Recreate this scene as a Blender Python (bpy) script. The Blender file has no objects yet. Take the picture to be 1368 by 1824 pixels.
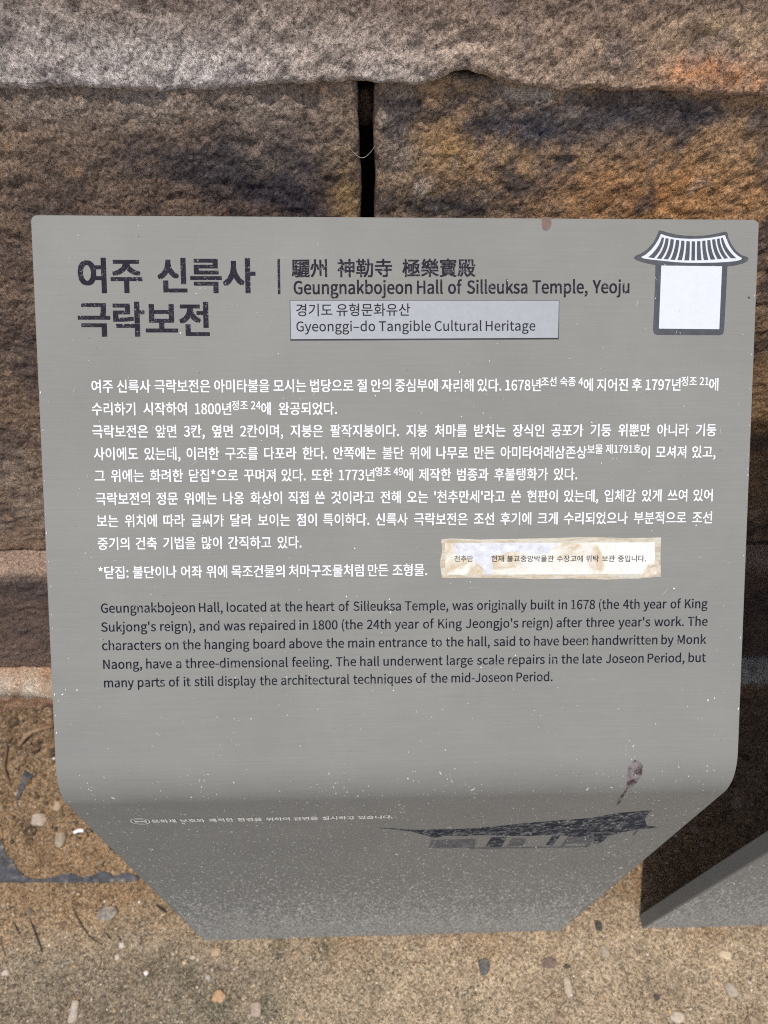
import bpy, bmesh, math, random, os
import numpy as np
from mathutils import Matrix, Vector, Euler

# ------------------------------------------------------------------ camera, sky, sun, exposure
scene = bpy.context.scene
C = scene.collection
D = {
    'korean': [['여주 신륵사 극락보전은 아미타불을 모시는 법당으로 절 안의 중심부에 자리해 있다. 1678년{조선 숙종 4}에 지어진 후 1797년{정조 21}에',-0.2565,0.1425,0.2698,0.1416],['수리하기 시작하여 1800년{정조 24}에 완공되었다.',-0.257,0.161,-0.0544,0.1611],['극락보전은 앞면 3칸, 옆면 2칸이며, 지붕은 팔작지붕이다. 지붕 처마를 받치는 장식인 공포가 기둥 위뿐만 아니라 기둥',-0.2572,0.1795,0.2695,0.1801],['사이에도 있는데, 이러한 구조를 다포라 한다. 안쪽에는 불단 위에 나무로 만든 아미타여래삼존상{보물 제1791호}이 모셔져 있고,',-0.2568,0.1981,0.2695,0.1988],['그 위에는 화려한 닫집*으로 꾸며져 있다. 또한 1773년{영조 49}에 제작한 범종과 후불탱화가 있다.',-0.2568,0.2164,0.1501,0.2171],["극락보전의 정문 위에는 나옹 화상이 직접 쓴 것이라고 전해 오는 '천추만세'라고 쓴 현판이 있는데, 입체감 있게 쓰여 있어",-0.2566,0.2357,0.2683,0.2359],['보는 위치에 따라 글씨가 달라 보이는 점이 특이하다. 신륵사 극락보전은 조선 후기에 크게 수리되었으나 부분적으로 조선',-0.2564,0.2543,0.2685,0.2552],['중기의 건축 기법을 많이 간직하고 있다.',-0.2564,0.2734,-0.0855,0.2737],['*닫집: 불단이나 어좌 위에 목조건물의 처마구조물처럼 만든 조형물.',-0.2567,0.298,0.0217,0.2985]],
    'english': [['Geungnakbojeon Hall, located at the heart of Silleuksa Temple, was originally built in 1678 (the 4th year of King',-0.2559,0.3272,0.2672,0.3294],["Sukjong's reign), and was repaired in 1800 (the 24th year of King Jeongjo's reign) after three year's work. The",-0.2563,0.3435,0.2678,0.3451],['characters on the hanging board above the main entrance to the hall, said to have been handwritten by Monk',-0.2562,0.3596,0.2671,0.3612],['Naong, have a three-dimensional feeling. The hall underwent large scale repairs in the late Joseon Period, but',-0.2558,0.376,0.2674,0.3775],['many parts of it still display the architectural techniques of the mid-Joseon Period.',-0.2557,0.3922,0.1317,0.3926]],
    'title': [['여주 신륵사',-0.264,0.0615,-0.1199,0.0611],['극락보전',-0.2654,0.0964,-0.1584,0.0964]],
    'hanja': [['驪州 神勒寺 極樂寶殿',-0.0902,0.0486,0.0617,0.0476]],
    'etitle': [['Geungnakbojeon Hall of Silleuksa Temple, Yeoju',-0.089,0.0621,0.1913,0.0604]],
    'divider': [[-0.1019,0.0338],[-0.0998,0.0339],[-0.0998,0.0622],[-0.1019,0.0622]],
    'plate': [[-0.0917,0.0676],[0.1316,0.067],[0.1314,0.0975],[-0.0916,0.0988]],
    'plate_ko': [['경기도 유형문화유산',-0.087,0.0803,0.0073,0.0797]],
    'plate_en': [['Gyeonggi–do Tangible Cultural Heritage',-0.0871,0.0924,0.1121,0.0915]],
    'qr_outline': [[0.2157,0.0093],[0.2192,0.0101],[0.2239,0.0114],[0.23,0.0127],[0.2378,0.0135],[0.2456,0.0136],[0.2533,0.0133],[0.2602,0.0123],[0.2662,0.0111],[0.2713,0.01],[0.2729,0.0108],[0.2741,0.0154],[0.2765,0.0199],[0.2806,0.0253],[0.286,0.0293],[0.2903,0.0304],[0.292,0.0319],[0.2909,0.034],[0.2871,0.0359],[0.2802,0.0376],[0.274,0.0383],[0.2738,0.0578],[0.2731,0.0915],[0.2723,0.094],[0.2697,0.0951],[0.2156,0.0949],[0.213,0.0937],[0.2123,0.0907],[0.2129,0.053],[0.2128,0.0374],[0.2075,0.0366],[0.2014,0.0352],[0.1962,0.0333],[0.1942,0.0317],[0.1957,0.03],[0.2003,0.0282],[0.2054,0.0248],[0.2104,0.0194],[0.2133,0.0137],[0.2144,0.0101]],
    'qr_roof_out': [[0.2167,0.0122],[0.2206,0.0136],[0.2266,0.0151],[0.2336,0.0158],[0.2413,0.0161],[0.25,0.0159],[0.2586,0.0151],[0.2654,0.014],[0.271,0.0129],[0.2725,0.0166],[0.2753,0.022],[0.2789,0.0266],[0.2829,0.0299],[0.2862,0.0315],[0.2852,0.0329],[0.2809,0.034],[0.2731,0.0348],[0.2636,0.0353],[0.2524,0.0356],[0.2411,0.0356],[0.2298,0.0351],[0.2186,0.034],[0.2091,0.0331],[0.2022,0.0321],[0.2004,0.0311],[0.2042,0.0291],[0.2084,0.0256],[0.2118,0.0213],[0.2146,0.0169]],
    'qr_gaps': [[[0.2175,0.0149],[0.2163,0.0186],[0.2146,0.0221],[0.2124,0.0253],[0.2096,0.0284],[0.2064,0.0312],[0.2112,0.0319],[0.2139,0.029],[0.216,0.0259],[0.2177,0.0226],[0.2188,0.0191],[0.2194,0.0154]],[[0.2207,0.0156],[0.2201,0.0193],[0.2191,0.0228],[0.2177,0.0261],[0.2158,0.0292],[0.2135,0.0322],[0.2175,0.0325],[0.2195,0.0295],[0.2211,0.0264],[0.2223,0.0231],[0.223,0.0197],[0.2233,0.016]],[[0.2249,0.0163],[0.2245,0.0198],[0.2238,0.0232],[0.2227,0.0265],[0.2213,0.0296],[0.2195,0.0326],[0.2233,0.0329],[0.2249,0.03],[0.2261,0.0269],[0.227,0.0236],[0.2275,0.0202],[0.2277,0.0167]],[[0.2295,0.0169],[0.2291,0.0204],[0.2285,0.0237],[0.2277,0.0269],[0.2266,0.0301],[0.2253,0.0331],[0.2292,0.0333],[0.2303,0.0303],[0.2312,0.0272],[0.2318,0.024],[0.2322,0.0207],[0.2323,0.0173]],[[0.234,0.0175],[0.2338,0.0208],[0.2334,0.0241],[0.2328,0.0272],[0.2321,0.0303],[0.2312,0.0334],[0.235,0.0335],[0.2357,0.0305],[0.2362,0.0274],[0.2366,0.0243],[0.2367,0.0211],[0.2367,0.0178]],[[0.2384,0.0179],[0.2383,0.0211],[0.2381,0.0243],[0.2379,0.0274],[0.2375,0.0305],[0.2371,0.0336],[0.2411,0.0336],[0.2413,0.0306],[0.2414,0.0275],[0.2414,0.0244],[0.2414,0.0212],[0.2412,0.0181]],[[0.2429,0.0181],[0.2429,0.0212],[0.2429,0.0243],[0.243,0.0274],[0.243,0.0305],[0.243,0.0336],[0.2461,0.0336],[0.246,0.0305],[0.246,0.0274],[0.2459,0.0243],[0.2458,0.0212],[0.2457,0.0181]],[[0.2474,0.018],[0.2474,0.0212],[0.2474,0.0243],[0.2475,0.0274],[0.2476,0.0305],[0.2479,0.0335],[0.2517,0.0334],[0.2513,0.0303],[0.2509,0.0273],[0.2506,0.0242],[0.2503,0.021],[0.2502,0.0179]],[[0.2518,0.0177],[0.2519,0.021],[0.2521,0.0242],[0.2525,0.0273],[0.253,0.0303],[0.2537,0.0333],[0.2575,0.0331],[0.2566,0.0301],[0.2558,0.027],[0.2551,0.0239],[0.2547,0.0207],[0.2544,0.0174]],[[0.256,0.0172],[0.2562,0.0206],[0.2566,0.0238],[0.2573,0.027],[0.2583,0.03],[0.2595,0.033],[0.2634,0.0327],[0.2619,0.0297],[0.2607,0.0267],[0.2597,0.0235],[0.259,0.0202],[0.2585,0.0168]],[[0.2601,0.0166],[0.2605,0.0201],[0.2612,0.0234],[0.2622,0.0266],[0.2636,0.0296],[0.2653,0.0325],[0.269,0.0322],[0.2671,0.0293],[0.2655,0.0263],[0.2642,0.0231],[0.2633,0.0197],[0.2627,0.0162]],[[0.2641,0.016],[0.2646,0.0196],[0.2656,0.023],[0.2669,0.0262],[0.2687,0.0292],[0.2709,0.0321],[0.2743,0.0317],[0.2719,0.0289],[0.2699,0.0258],[0.2683,0.0226],[0.2671,0.0192],[0.2664,0.0156]],[[0.2675,0.0153],[0.2683,0.019],[0.2696,0.0225],[0.2714,0.0258],[0.2737,0.0288],[0.2764,0.0317],[0.2813,0.0317],[0.2779,0.0288],[0.2749,0.0257],[0.2725,0.0224],[0.2706,0.0188],[0.2691,0.015]]],
    'qr_white': [[0.2177,0.0379],[0.2694,0.0383],[0.2689,0.0901],[0.2172,0.0897]],
    'tape': [[0.0336,0.2669],[0.0429,0.2662],[0.0678,0.2673],[0.0989,0.267],[0.1302,0.2666],[0.1616,0.2659],[0.1931,0.2672],[0.2243,0.2669],[0.2242,0.2851],[0.225,0.3012],[0.2066,0.3026],[0.1781,0.3033],[0.1465,0.302],[0.115,0.3023],[0.0868,0.301],[0.0586,0.3004],[0.0345,0.3002],[0.0324,0.2871],[0.0346,0.277]],
    'paper': [[0.037,0.27],[0.2188,0.2711],[0.2196,0.2989],[0.0373,0.2975]],
    'torn': [[0.046,0.2702],[0.1353,0.2706],[0.1322,0.274],[0.1288,0.2763],[0.126,0.2797],[0.1234,0.2806],[0.1147,0.2803],[0.1085,0.2786],[0.0991,0.2779],[0.0897,0.2784],[0.0866,0.2806],[0.0796,0.2807],[0.0773,0.2837],[0.0773,0.286],[0.0782,0.2899],[0.0774,0.2978],[0.0714,0.2977],[0.0708,0.2943],[0.0695,0.2914],[0.0656,0.2886],[0.0625,0.2859],[0.0585,0.2843],[0.0523,0.2822],[0.0469,0.2795],[0.0445,0.2755]],
    'crumple': [[0.2064,0.2947],[0.2135,0.2941],[0.2188,0.2948],[0.2195,0.2874],[0.2229,0.287],[0.2227,0.2993],[0.2161,0.3013],[0.2097,0.2995]],
    'note1': [['천추만',0.045,0.2865,0.0611,0.2866]],
    'note2': [['현재 불교중앙박물관 수장고에 위탁 보관 중입니다.',0.0768,0.2868,0.2113,0.2879]],
    'dropping': [[0.2063,0.4657],[0.2109,0.4671],[0.2146,0.4717],[0.2145,0.4798],[0.2114,0.4925],[0.2058,0.5018],[0.2057,0.5131],[0.2088,0.5354],[0.207,0.5465],[0.2044,0.5252],[0.2035,0.5107],[0.2039,0.4987],[0.2018,0.4855],[0.2015,0.4723]],
    'stain': [[0.1169,-0.0009],[0.1239,-0.0009],[0.1247,0.0042],[0.1236,0.0083],[0.1208,0.0101],[0.1175,0.0088],[0.1163,0.0047]],
    'legline': [['문화재 보호와 쾌적한 환경을 위하여 금연을 실시하고 있습니다.',-0.236,0.5687,-0.0058,0.571]],
    'legline_top': [-0.2336,0.5576],
    'logo': [-0.2556,0.5619,-0.2372,0.5626,0.5529,0.5725],
    'hall_roof': [[-0.0215,0.6027],[-0.0047,0.6055],[0.0181,0.6136],[0.0407,0.613],[0.068,0.6135],[0.0901,0.6089],[0.112,0.6036],[0.1291,0.5979],[0.1635,0.5906],[0.1936,0.5854],[0.2086,0.5747],[0.2183,0.5696],[0.2473,0.5638],[0.2478,0.5812],[0.2502,0.5963],[0.2586,0.6163],[0.2728,0.623],[0.2626,0.6279],[0.2516,0.6302],[0.2405,0.6409],[0.2287,0.6501],[0.2087,0.6468],[0.1838,0.6414],[0.1605,0.6429],[0.1375,0.6461],[0.1133,0.6424],[0.0893,0.638],[0.0709,0.6407],[0.0519,0.6374],[0.0398,0.6457],[0.0284,0.6322],[0.0139,0.6189],[-0.0046,0.6095]],
    'hall_eave': [[0.1749,0.644],[0.2046,0.6298],[0.2269,0.6259],[0.2287,0.6501],[0.2273,0.6725],[0.2251,0.6831],[0.2183,0.6807],[0.2155,0.6645],[0.2066,0.6577],[0.1861,0.6517]],
    'hall_posts': [[[0.0385,0.6498],[0.042,0.6536],[0.0392,0.6862],[0.0367,0.6851]],[[0.0837,0.6536],[0.0867,0.6556],[0.0878,0.6923],[0.0846,0.692]],[[0.1245,0.6535],[0.1279,0.6538],[0.1253,0.6891],[0.1218,0.6888]],[[0.1381,0.6564],[0.1402,0.6565],[0.1415,0.6832],[0.139,0.683]],[[0.184,0.6532],[0.1873,0.6518],[0.1882,0.689],[0.1839,0.6887]],[[0.2078,0.6578],[0.214,0.6583],[0.2165,0.6933],[0.2121,0.693]],[[0.2521,0.6319],[0.2549,0.6321],[0.2556,0.6522],[0.2537,0.6521]]],
    'hall_doors': [[[0.1011,0.6473],[0.1178,0.647],[0.1175,0.6866],[0.0994,0.685]],[[0.1661,0.645],[0.1744,0.644],[0.1743,0.6851],[0.1663,0.6844]]],
    'hall_panels': [[[0.1281,0.6538],[0.1378,0.6546],[0.1393,0.6848],[0.1252,0.6854]],[[0.1888,0.6554],[0.2081,0.6587],[0.2095,0.6818],[0.1874,0.6799]],[[0.0439,0.6529],[0.0835,0.6518],[0.084,0.6892],[0.0404,0.6854]]],
    'hall_base': [[0.0833,0.6873],[0.215,0.6923],[0.2156,0.697],[0.0834,0.6929]],
    'cam': [-0.03679, -0.21168, 1.4109, 0.89893, 0.05553, 0.03613, 0.75972, 0.7525, 0.48772, 1311.48623],
    'cap_edge': [[-0.3578,1.1471],[-0.3304,1.1474],[-0.3036,1.1456],[-0.2621,1.1461],[-0.205,1.1432],[-0.1694,1.1467],[-0.1319,1.1485],[-0.0991,1.1497],[-0.064,1.1519],[-0.0335,1.1544],[-0.0102,1.156],[0.0039,1.1544],[0.0205,1.1524],[0.0283,1.1551],[0.0363,1.1608],[0.0546,1.1645],[0.0698,1.1625],[0.0812,1.1584],[0.0937,1.1537],[0.1083,1.1517],[0.1375,1.149],[0.1658,1.1511],[0.1858,1.1482],[0.214,1.1508],[0.2339,1.1492],[0.2542,1.1468],[0.2831,1.1475],[0.3166,1.147],[0.342,1.1473]],
    'jl': [[-0.0382,1.1495],[-0.0354,1.1411],[-0.0341,1.1204],[-0.0332,1.0961],[-0.0322,1.0649],[-0.0323,1.0256]],
    'jr': [[-0.0179,1.1511],[-0.0206,1.1435],[-0.0199,1.1252],[-0.02,1.0962],[-0.0202,1.065],[-0.0192,1.0257]],
    'chock': [-0.0256,1.1131],
    'thread': [[-0.0437,1.1037],[-0.0398,1.0973],[-0.0338,1.0923],[-0.0287,1.0924],[-0.0237,1.0969],[-0.0202,1.1019]],
    'pebbles': [[-0.2655,-0.0794,0.0116,0.0099,[0.42,0.22,0.09],"round orange tan pebble on the sand below the sign foot's left corner"],[-0.4659,0.0428,0.016,0.012,[0.09,0.1,0.115],'flat slate blue pebble on the sand below the dark fabric strip'],[-0.6178,0.1962,0.0141,0.0118,[0.36,0.29,0.25],'pinkish quartz pebble left of the sign above the dark fabric strip'],[-0.574,0.1645,0.0109,0.0144,[0.22,0.18,0.14],'grey brown angular pebble beside the white litter scrap'],[-0.5868,0.2172,0.0082,0.0091,[0.36,0.24,0.13],"small tan pebble close to the sign's left bend"],[-0.4343,-0.0042,0.0055,0.004,[0.6,0.54,0.46],'white pebble chip right of the longest curved twig'],[-0.4394,-0.0201,0.0045,0.0048,[0.58,0.52,0.45],"white pebble chip just below the curved twig's end"],[0.1637,-0.0492,0.0102,0.0119,[0.075,0.075,0.08],'dark grey lump of stone on the sand below the sign foot'],[0.2722,-0.0463,0.0131,0.008,[0.13,0.09,0.07],"brown angular stone below the sign foot's right corner"],[0.3012,-0.0518,0.0055,0.004,[0.03,0.028,0.028],'tiny black stone beside the brown angular stone'],[0.3658,0.0064,0.0058,0.0084,[0.018,0.018,0.022],'black stone in the sunlit gap between the two signs'],[0.368,-0.0325,0.0075,0.0105,[0.27,0.24,0.2],'upright oval grey pebble below the gap between the signs'],[0.5705,-0.0423,0.0123,0.0081,[0.6,0.48,0.32],'cream coloured flat pebble below the neighbouring sign'],[0.5632,-0.0911,0.0111,0.0108,[0.33,0.29,0.24],'pale grey round pebble near the right edge below the cream pebble'],[0.4394,-0.0972,0.0055,0.0046,[0.03,0.026,0.024],'small round black pebble left of the pale grey round pebble'],[0.4655,-0.1256,0.0136,0.0088,[0.5,0.43,0.36],'whitish rough pebble at the bottom of the picture on the right'],[0.2979,-0.0798,0.0073,0.0154,[0.42,0.36,0.28],'long pale pebble half sunk in sand below the brown angular stone'],[-0.4914,-0.0937,0.007,0.0164,[0.4,0.38,0.34],'long pale grey pebble at the bottom left among rusty crumbs'],[0.2758,-0.1215,0.0107,0.0074,[0.2,0.13,0.08],'rounded brown pebble at the bottom below the long pale pebble'],[-0.2779,-0.0177,0.0083,0.0073,[0.36,0.24,0.15],"soft tan pebble touching the sign foot's left corner"],[-0.6134,-0.0386,0.0063,0.0047,[0.5,0.45,0.4],'white pebble at the left picture edge beside a dark hole'],[-0.3147,-0.024,0.0046,0.0032,[0.55,0.48,0.42],'white stone chip left of the tan pebble at the sign foot'],[-0.2865,-0.0529,0.0045,0.0039,[0.3,0.31,0.32],'small bluish grey pebble above the round orange pebble'],[-0.2051,-0.0974,0.0088,0.0105,[0.3,0.23,0.19],'pinkish brown egg shaped pebble right of the round orange pebble'],[0.4558,-0.1179,0.0027,0.0022,[0.7,0.45,0.08],'tiny yellow stone chip beside the whitish rough pebble'],[0.5735,0.1564,0.0073,0.0078,[0.2,0.15,0.11],'dull brown stone in the shadow behind the right leg of the sign'],[0.6609,0.1956,0.0106,0.0092,[0.2,0.14,0.1],"larger brown stone in deep shadow right of the sign's bend"],[0.5395,0.0642,0.009,0.0054,[0.22,0.17,0.12],"dull stone in the shadow just above the neighbouring sign's edge"]],
    'litter': [[-0.5515,0.1745],[-0.5352,0.177]],
    'twigs': [[[[-0.5325,0.0632],[-0.5205,0.0441],[-0.5055,0.027],[-0.4888,0.0101],[-0.4658,-0.0027]],0.0011,'longest curved dark twig on the sand below the slate pebble'],[[[-0.5963,0.0408],[-0.5839,0.0222],[-0.5704,0.0023],[-0.5612,-0.0124]],0.0016,'thick straight dark twig at the lower left of the sand'],[[[-0.6229,0.0364],[-0.6122,0.0245],[-0.6025,0.0128]],0.0011,'short dark twig left of the thick straight twig'],[[[-0.4698,0.0212],[-0.4594,0.011],[-0.4494,0.0026]],0.0011,'short dark twig between slate pebble and white chip'],[[[-0.6418,0.0503],[-0.632,0.0552],[-0.6221,0.0601]],0.0011,'short dark twig pointing to the left picture edge'],[[[-0.3871,0.0555],[-0.3775,0.0493],[-0.3671,0.0431]],0.0026,'stubby black twig beside the lower left edge of the sign'],[[[-0.4858,0.1503],[-0.4787,0.1445],[-0.4697,0.1387]],0.0013,"thin black stick touching the sign's left edge above the fabric strip"]],
    'roots': [[[[-0.6661,0.3154],[-0.646,0.3322],[-0.6111,0.3472]],0.0045,"thick tan root on the soil against the sign's left edge"],[[[-0.7081,0.3448],[-0.6908,0.3158],[-0.6892,0.2788],[-0.675,0.2513]],0.003,'brown root running down the left picture edge'],[[[-0.6593,0.2828],[-0.6551,0.2966],[-0.6414,0.315]],0.0018,'thin dark root below the thick tan root'],[[[-0.6566,0.3638],[-0.6343,0.3554],[-0.6144,0.3414]],0.003,"broken dark brown stick on the soil at the wall's foot"]],
    'mat': [[-0.6981,0.0962],[-0.66,0.0962],[-0.5736,0.0943],[-0.487,0.0923],[-0.4265,0.0928],[-0.4226,0.098],[-0.431,0.1018],[-0.4464,0.1066],[-0.4574,0.1033],[-0.4696,0.1018],[-0.4806,0.1083],[-0.4944,0.1095],[-0.5037,0.1034],[-0.5175,0.1002],[-0.5318,0.1041],[-0.5435,0.1088],[-0.5557,0.1073],[-0.566,0.1021],[-0.5892,0.0991],[-0.6137,0.1014],[-0.6294,0.1098],[-0.6397,0.1191],[-0.6494,0.1329],[-0.6624,0.1378],[-0.6718,0.1566],[-0.6804,0.1662],[-0.7215,0.1718]],
    'mat2': [[-0.6617,0.2294],[-0.6586,0.2492],[-0.6563,0.2618],[-0.654,0.2745],[-0.6455,0.2716],[-0.6368,0.2669],[-0.6406,0.2579],[-0.6487,0.2508],[-0.653,0.2383],[-0.6574,0.2275]],
    'brown_dot': [0.2935,0.0638],
    'nx': 0.7404
}

def cam_matrix(p, yaw, roll):
    f = Vector((math.sin(yaw)*math.cos(p), math.cos(yaw)*math.cos(p), -math.sin(p)))
    r = Vector((math.cos(yaw), -math.sin(yaw), 0)); u = r.cross(f)
    r2 = r*math.cos(roll)+u*math.sin(roll); u2 = -r*math.sin(roll)+u*math.cos(roll)
    m = Matrix((r2, u2, -f)).transposed().to_4x4()
    return m
cx, cy, cz, pitch, yaw, roll, ALPHA, H, L, FPX = D['cam']
cd = bpy.data.cameras.new('camera'); cam = bpy.data.objects.new('camera', cd); C.objects.link(cam)
cam.matrix_world = Matrix.Translation((cx, cy, cz)) @ cam_matrix(pitch, yaw, roll)
cd.sensor_fit = 'VERTICAL'; cd.sensor_height = 36.0; cd.sensor_width = 27.0
cd.lens = FPX/1824*36.0
cd.clip_start = 0.01; cd.clip_end = 500
cd.dof.use_dof = True; cd.dof.focus_distance = 0.62; cd.dof.aperture_fstop = 7.5
scene.camera = cam

SUN_EL, SUN_AZ = math.radians(73.5), math.radians(18)   # azimuth: the sun stands behind the viewer, turned to the left
sdir = Vector((-math.sin(SUN_AZ)*math.cos(SUN_EL), -math.cos(SUN_AZ)*math.cos(SUN_EL), math.sin(SUN_EL)))
w = bpy.data.worlds.new('World'); scene.world = w; w.use_nodes = True
nt = w.node_tree; bg = nt.nodes['Background']
sky = nt.nodes.new('ShaderNodeTexSky'); sky.sky_type = 'NISHITA'; sky.sun_disc = False
sky.sun_elevation = SUN_EL; sky.sun_rotation = math.radians(180)+SUN_AZ
sky.dust_density = 2.0
nt.links.new(sky.outputs[0], bg.inputs[0]); bg.inputs[1].default_value = 0.15
sl = bpy.data.lights.new('sun', 'SUN'); sl.energy = 3.6; sl.angle = math.radians(0.55); sl.color = (1, .955, .89)
so = bpy.data.objects.new('sun', sl); C.objects.link(so)
so.rotation_euler = sdir.to_track_quat('Z', 'Y').to_euler(); so.location = (-1, -3, 4)
scene.view_settings.view_transform = 'Standard'; scene.view_settings.look = 'None'
scene.view_settings.exposure = 0.08; scene.view_settings.gamma = 1.0
scene.view_settings.use_curve_mapping = False
scene.cycles.max_bounces = 6; scene.cycles.use_denoising = False; scene.cycles.filter_width = 1.1

# ------------------------------------------------------------------ noise
_TAB = np.random.RandomState(11).rand(64*64*64).astype(np.float32)
def vnoise(P, seed=0):
    i = np.floor(P); f = (P-i).astype(np.float32); f = f*f*f*(f*(f*6-15)+10)
    i = i.astype(np.int32)+np.array([seed*7, seed*13, seed*29], np.int32)
    X0, X1 = i[:, 0] & 63, (i[:, 0]+1) & 63
    Y0, Y1 = (i[:, 1] & 63) << 6, ((i[:, 1]+1) & 63) << 6
    Z0, Z1 = (i[:, 2] & 63) << 12, ((i[:, 2]+1) & 63) << 12
    fx, fy, fz = f[:, 0], f[:, 1], f[:, 2]
    def lx(y, z):
        a_ = _TAB[X0+y+z]; return a_+(_TAB[X1+y+z]-a_)*fx
    a0 = lx(Y0, Z0); a0 = a0+(lx(Y1, Z0)-a0)*fy
    a1 = lx(Y0, Z1); a1 = a1+(lx(Y1, Z1)-a1)*fy
    return (a0+(a1-a0)*fz)*2-1
def fbm(P, freq, octv=4, seed=0, gain=.5, ridged=False):
    P = np.asarray(P, float); s = 0; a = 1; t = 0
    for o in range(octv):
        n = vnoise(P*freq+17.3*o, seed+o)
        if ridged: n = 1-2*np.abs(n)
        s = s+a*n; t += a; a *= gain; freq *= 2.03
    return s/t
def sstep(a, b, x):
    t = np.clip((x-a)/(b-a), 0, 1); return t*t*(3-2*t)

# ------------------------------------------------------------------ object helpers
def link(o, parent=None):
    C.objects.link(o)
    if parent is not None: o.parent = parent
    return o
def mesh_obj(name, verts, faces, mat, parent=None, smooth=True, cols=None):
    me = bpy.data.meshes.new(name)
    me.from_pydata([tuple(map(float, p)) for p in verts], [], [tuple(map(int, f)) for f in faces])
    if smooth: me.polygons.foreach_set('use_smooth', [True]*len(me.polygons))
    if cols is not None:
        at = me.color_attributes.new('tint', 'FLOAT_COLOR', 'POINT')
        a = np.ones((len(verts), 4), np.float32); a[:, :3] = np.clip(cols, 0, 1); at.data.foreach_set('color', a.ravel())
    me.materials.append(mat); me.update()
    return link(bpy.data.objects.new(name, me), parent)
def thing(name, label, cat, loc=(0, 0, 0), group=None):
    o = bpy.data.objects.new(name, None); o.location = loc; o.empty_display_size = .05
    C.objects.link(o); return tag(o, label, cat, group)
def tag(o, label, cat, group=None):
    o['label'] = label; o['category'] = cat
    if group: o['group'] = group
    return o

# ------------------------------------------------------------------ materials
class NT:
    def __init__(s, name):
        s.m = bpy.data.materials.new(name); s.m.use_nodes = True; s.t = s.m.node_tree
        s.b = s.t.nodes['Principled BSDF']; s.co = s.t.nodes.new('ShaderNodeTexCoord').outputs['Object']
    def n(s, typ, **kw):
        q = s.t.nodes.new(typ)
        for k, v in kw.items(): setattr(q, k, v)
        return q
    def set(s, sock, v):
        if hasattr(v, 'is_output'): s.t.links.new(v, sock)
        else: sock.default_value = v
    def noise(s, scale, detail=4, rough=.55, dist=0, vec=None, stretch=None):
        q = s.n('ShaderNodeTexNoise'); q.inputs['Scale'].default_value = scale; q.inputs['Detail'].default_value = detail
        q.inputs['Roughness'].default_value = rough; q.inputs['Distortion'].default_value = dist
        v = vec or s.co
        if stretch:
            mp = s.n('ShaderNodeMapping'); mp.inputs['Scale'].default_value = stretch; s.set(mp.inputs[0], v); v = mp.outputs[0]
        s.set(q.inputs['Vector'], v); return q.outputs['Fac']
    def voro(s, scale, feature='F1', rand=1, stretch=None):
        q = s.n('ShaderNodeTexVoronoi', feature=feature); q.inputs['Scale'].default_value = scale; q.inputs['Randomness'].default_value = rand
        v = s.co
        if stretch:
            mp = s.n('ShaderNodeMapping'); mp.inputs['Scale'].default_value = stretch; s.set(mp.inputs[0], v); v = mp.outputs[0]
        s.set(q.inputs['Vector'], v); return q
    def ramp(s, fac, stops):
        q = s.n('ShaderNodeValToRGB'); e = q.color_ramp.elements
        while len(e) < len(stops): e.new(.5)
        for el, (p, c) in zip(e, stops):
            el.position = p; el.color = (*c, 1) if len(c) == 3 else c
        s.set(q.inputs[0], fac); return q.outputs[0]
    def fr(s, fac, a, b, lo=0., hi=1.):
        q = s.n('ShaderNodeMapRange'); q.inputs[1].default_value = a; q.inputs[2].default_value = b
        q.inputs[3].default_value = lo; q.inputs[4].default_value = hi; s.set(q.inputs[0], fac); return q.outputs[0]
    def mix(s, fac, a, b, blend='MIX'):
        q = s.n('ShaderNodeMix', data_type='RGBA', blend_type=blend)
        s.set(q.inputs[0], fac)
        for i, v in ((6, a), (7, b)):
            if isinstance(v, tuple) and len(v) == 3: v = (*v, 1)
            s.set(q.inputs[i], v)
        return q.outputs[2]
    def math(s, op, a, b=0.):
        q = s.n('ShaderNodeMath', operation=op); s.set(q.inputs[0], a); s.set(q.inputs[1], b); return q.outputs[0]
    def bump(s, h, dist, strength=1., prev=None):
        q = s.n('ShaderNodeBump'); q.inputs['Distance'].default_value = dist; q.inputs['Strength'].default_value = strength
        s.set(q.inputs['Height'], h)
        if prev is not None: s.set(q.inputs['Normal'], prev)
        return q.outputs[0]
    def out(s, color=None, rough=None, normal=None, metal=None, spec=None):
        if color is not None: s.set(s.b.inputs['Base Color'], (*color, 1) if isinstance(color, tuple) and len(color) == 3 else color)
        if rough is not None: s.set(s.b.inputs['Roughness'], rough)
        if normal is not None: s.set(s.b.inputs['Normal'], normal)
        if metal is not None: s.set(s.b.inputs['Metallic'], metal)
        if spec is not None: s.set(s.b.inputs['Specular IOR Level'], spec)
        return s.m
    def tint(s):
        q = s.n('ShaderNodeAttribute'); q.attribute_name = 'tint'; return q.outputs['Color']

def mat_stone():
    s = NT('weathered_granite')
    base = s.mix(1., s.tint(), (2.3, 2.22, 2.28, 1), 'MULTIPLY')
    g1 = s.noise(300, 8, .8, .4)
    g2 = s.noise(1100, 4, .8)
    vo = s.voro(420).outputs['Color']
    k = s.fr(g1, .37, .63, .25, 2.05)
    k2 = s.fr(g2, .25, .75, .7, 1.3)
    c = s.mix(1., base, s.mix(1., k, k2, 'MULTIPLY'), 'MULTIPLY')
    # pale mineral grains and fibres of lichen
    fib = s.noise(210, 8, .8, 2.6)
    fm = s.fr(fib, .58, .68, 0., .7)
    c = s.mix(fm, c, s.mix(.5, base, (.62, .55, .47)))
    dk = s.fr(s.noise(120, 8, .8, 1.2), .40, .30, 0., .85)
    c = s.mix(dk, c, (.02, .017, .016))
    n1 = s.bump(s.noise(170, 9, .8, .5, stretch=(.75, 1, 1.25)), .014, 1.)
    n2 = s.bump(s.noise(480, 6, .75, .8), .010, 1., n1)
    return s.out(c, .93, n2, spec=.15)

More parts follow.
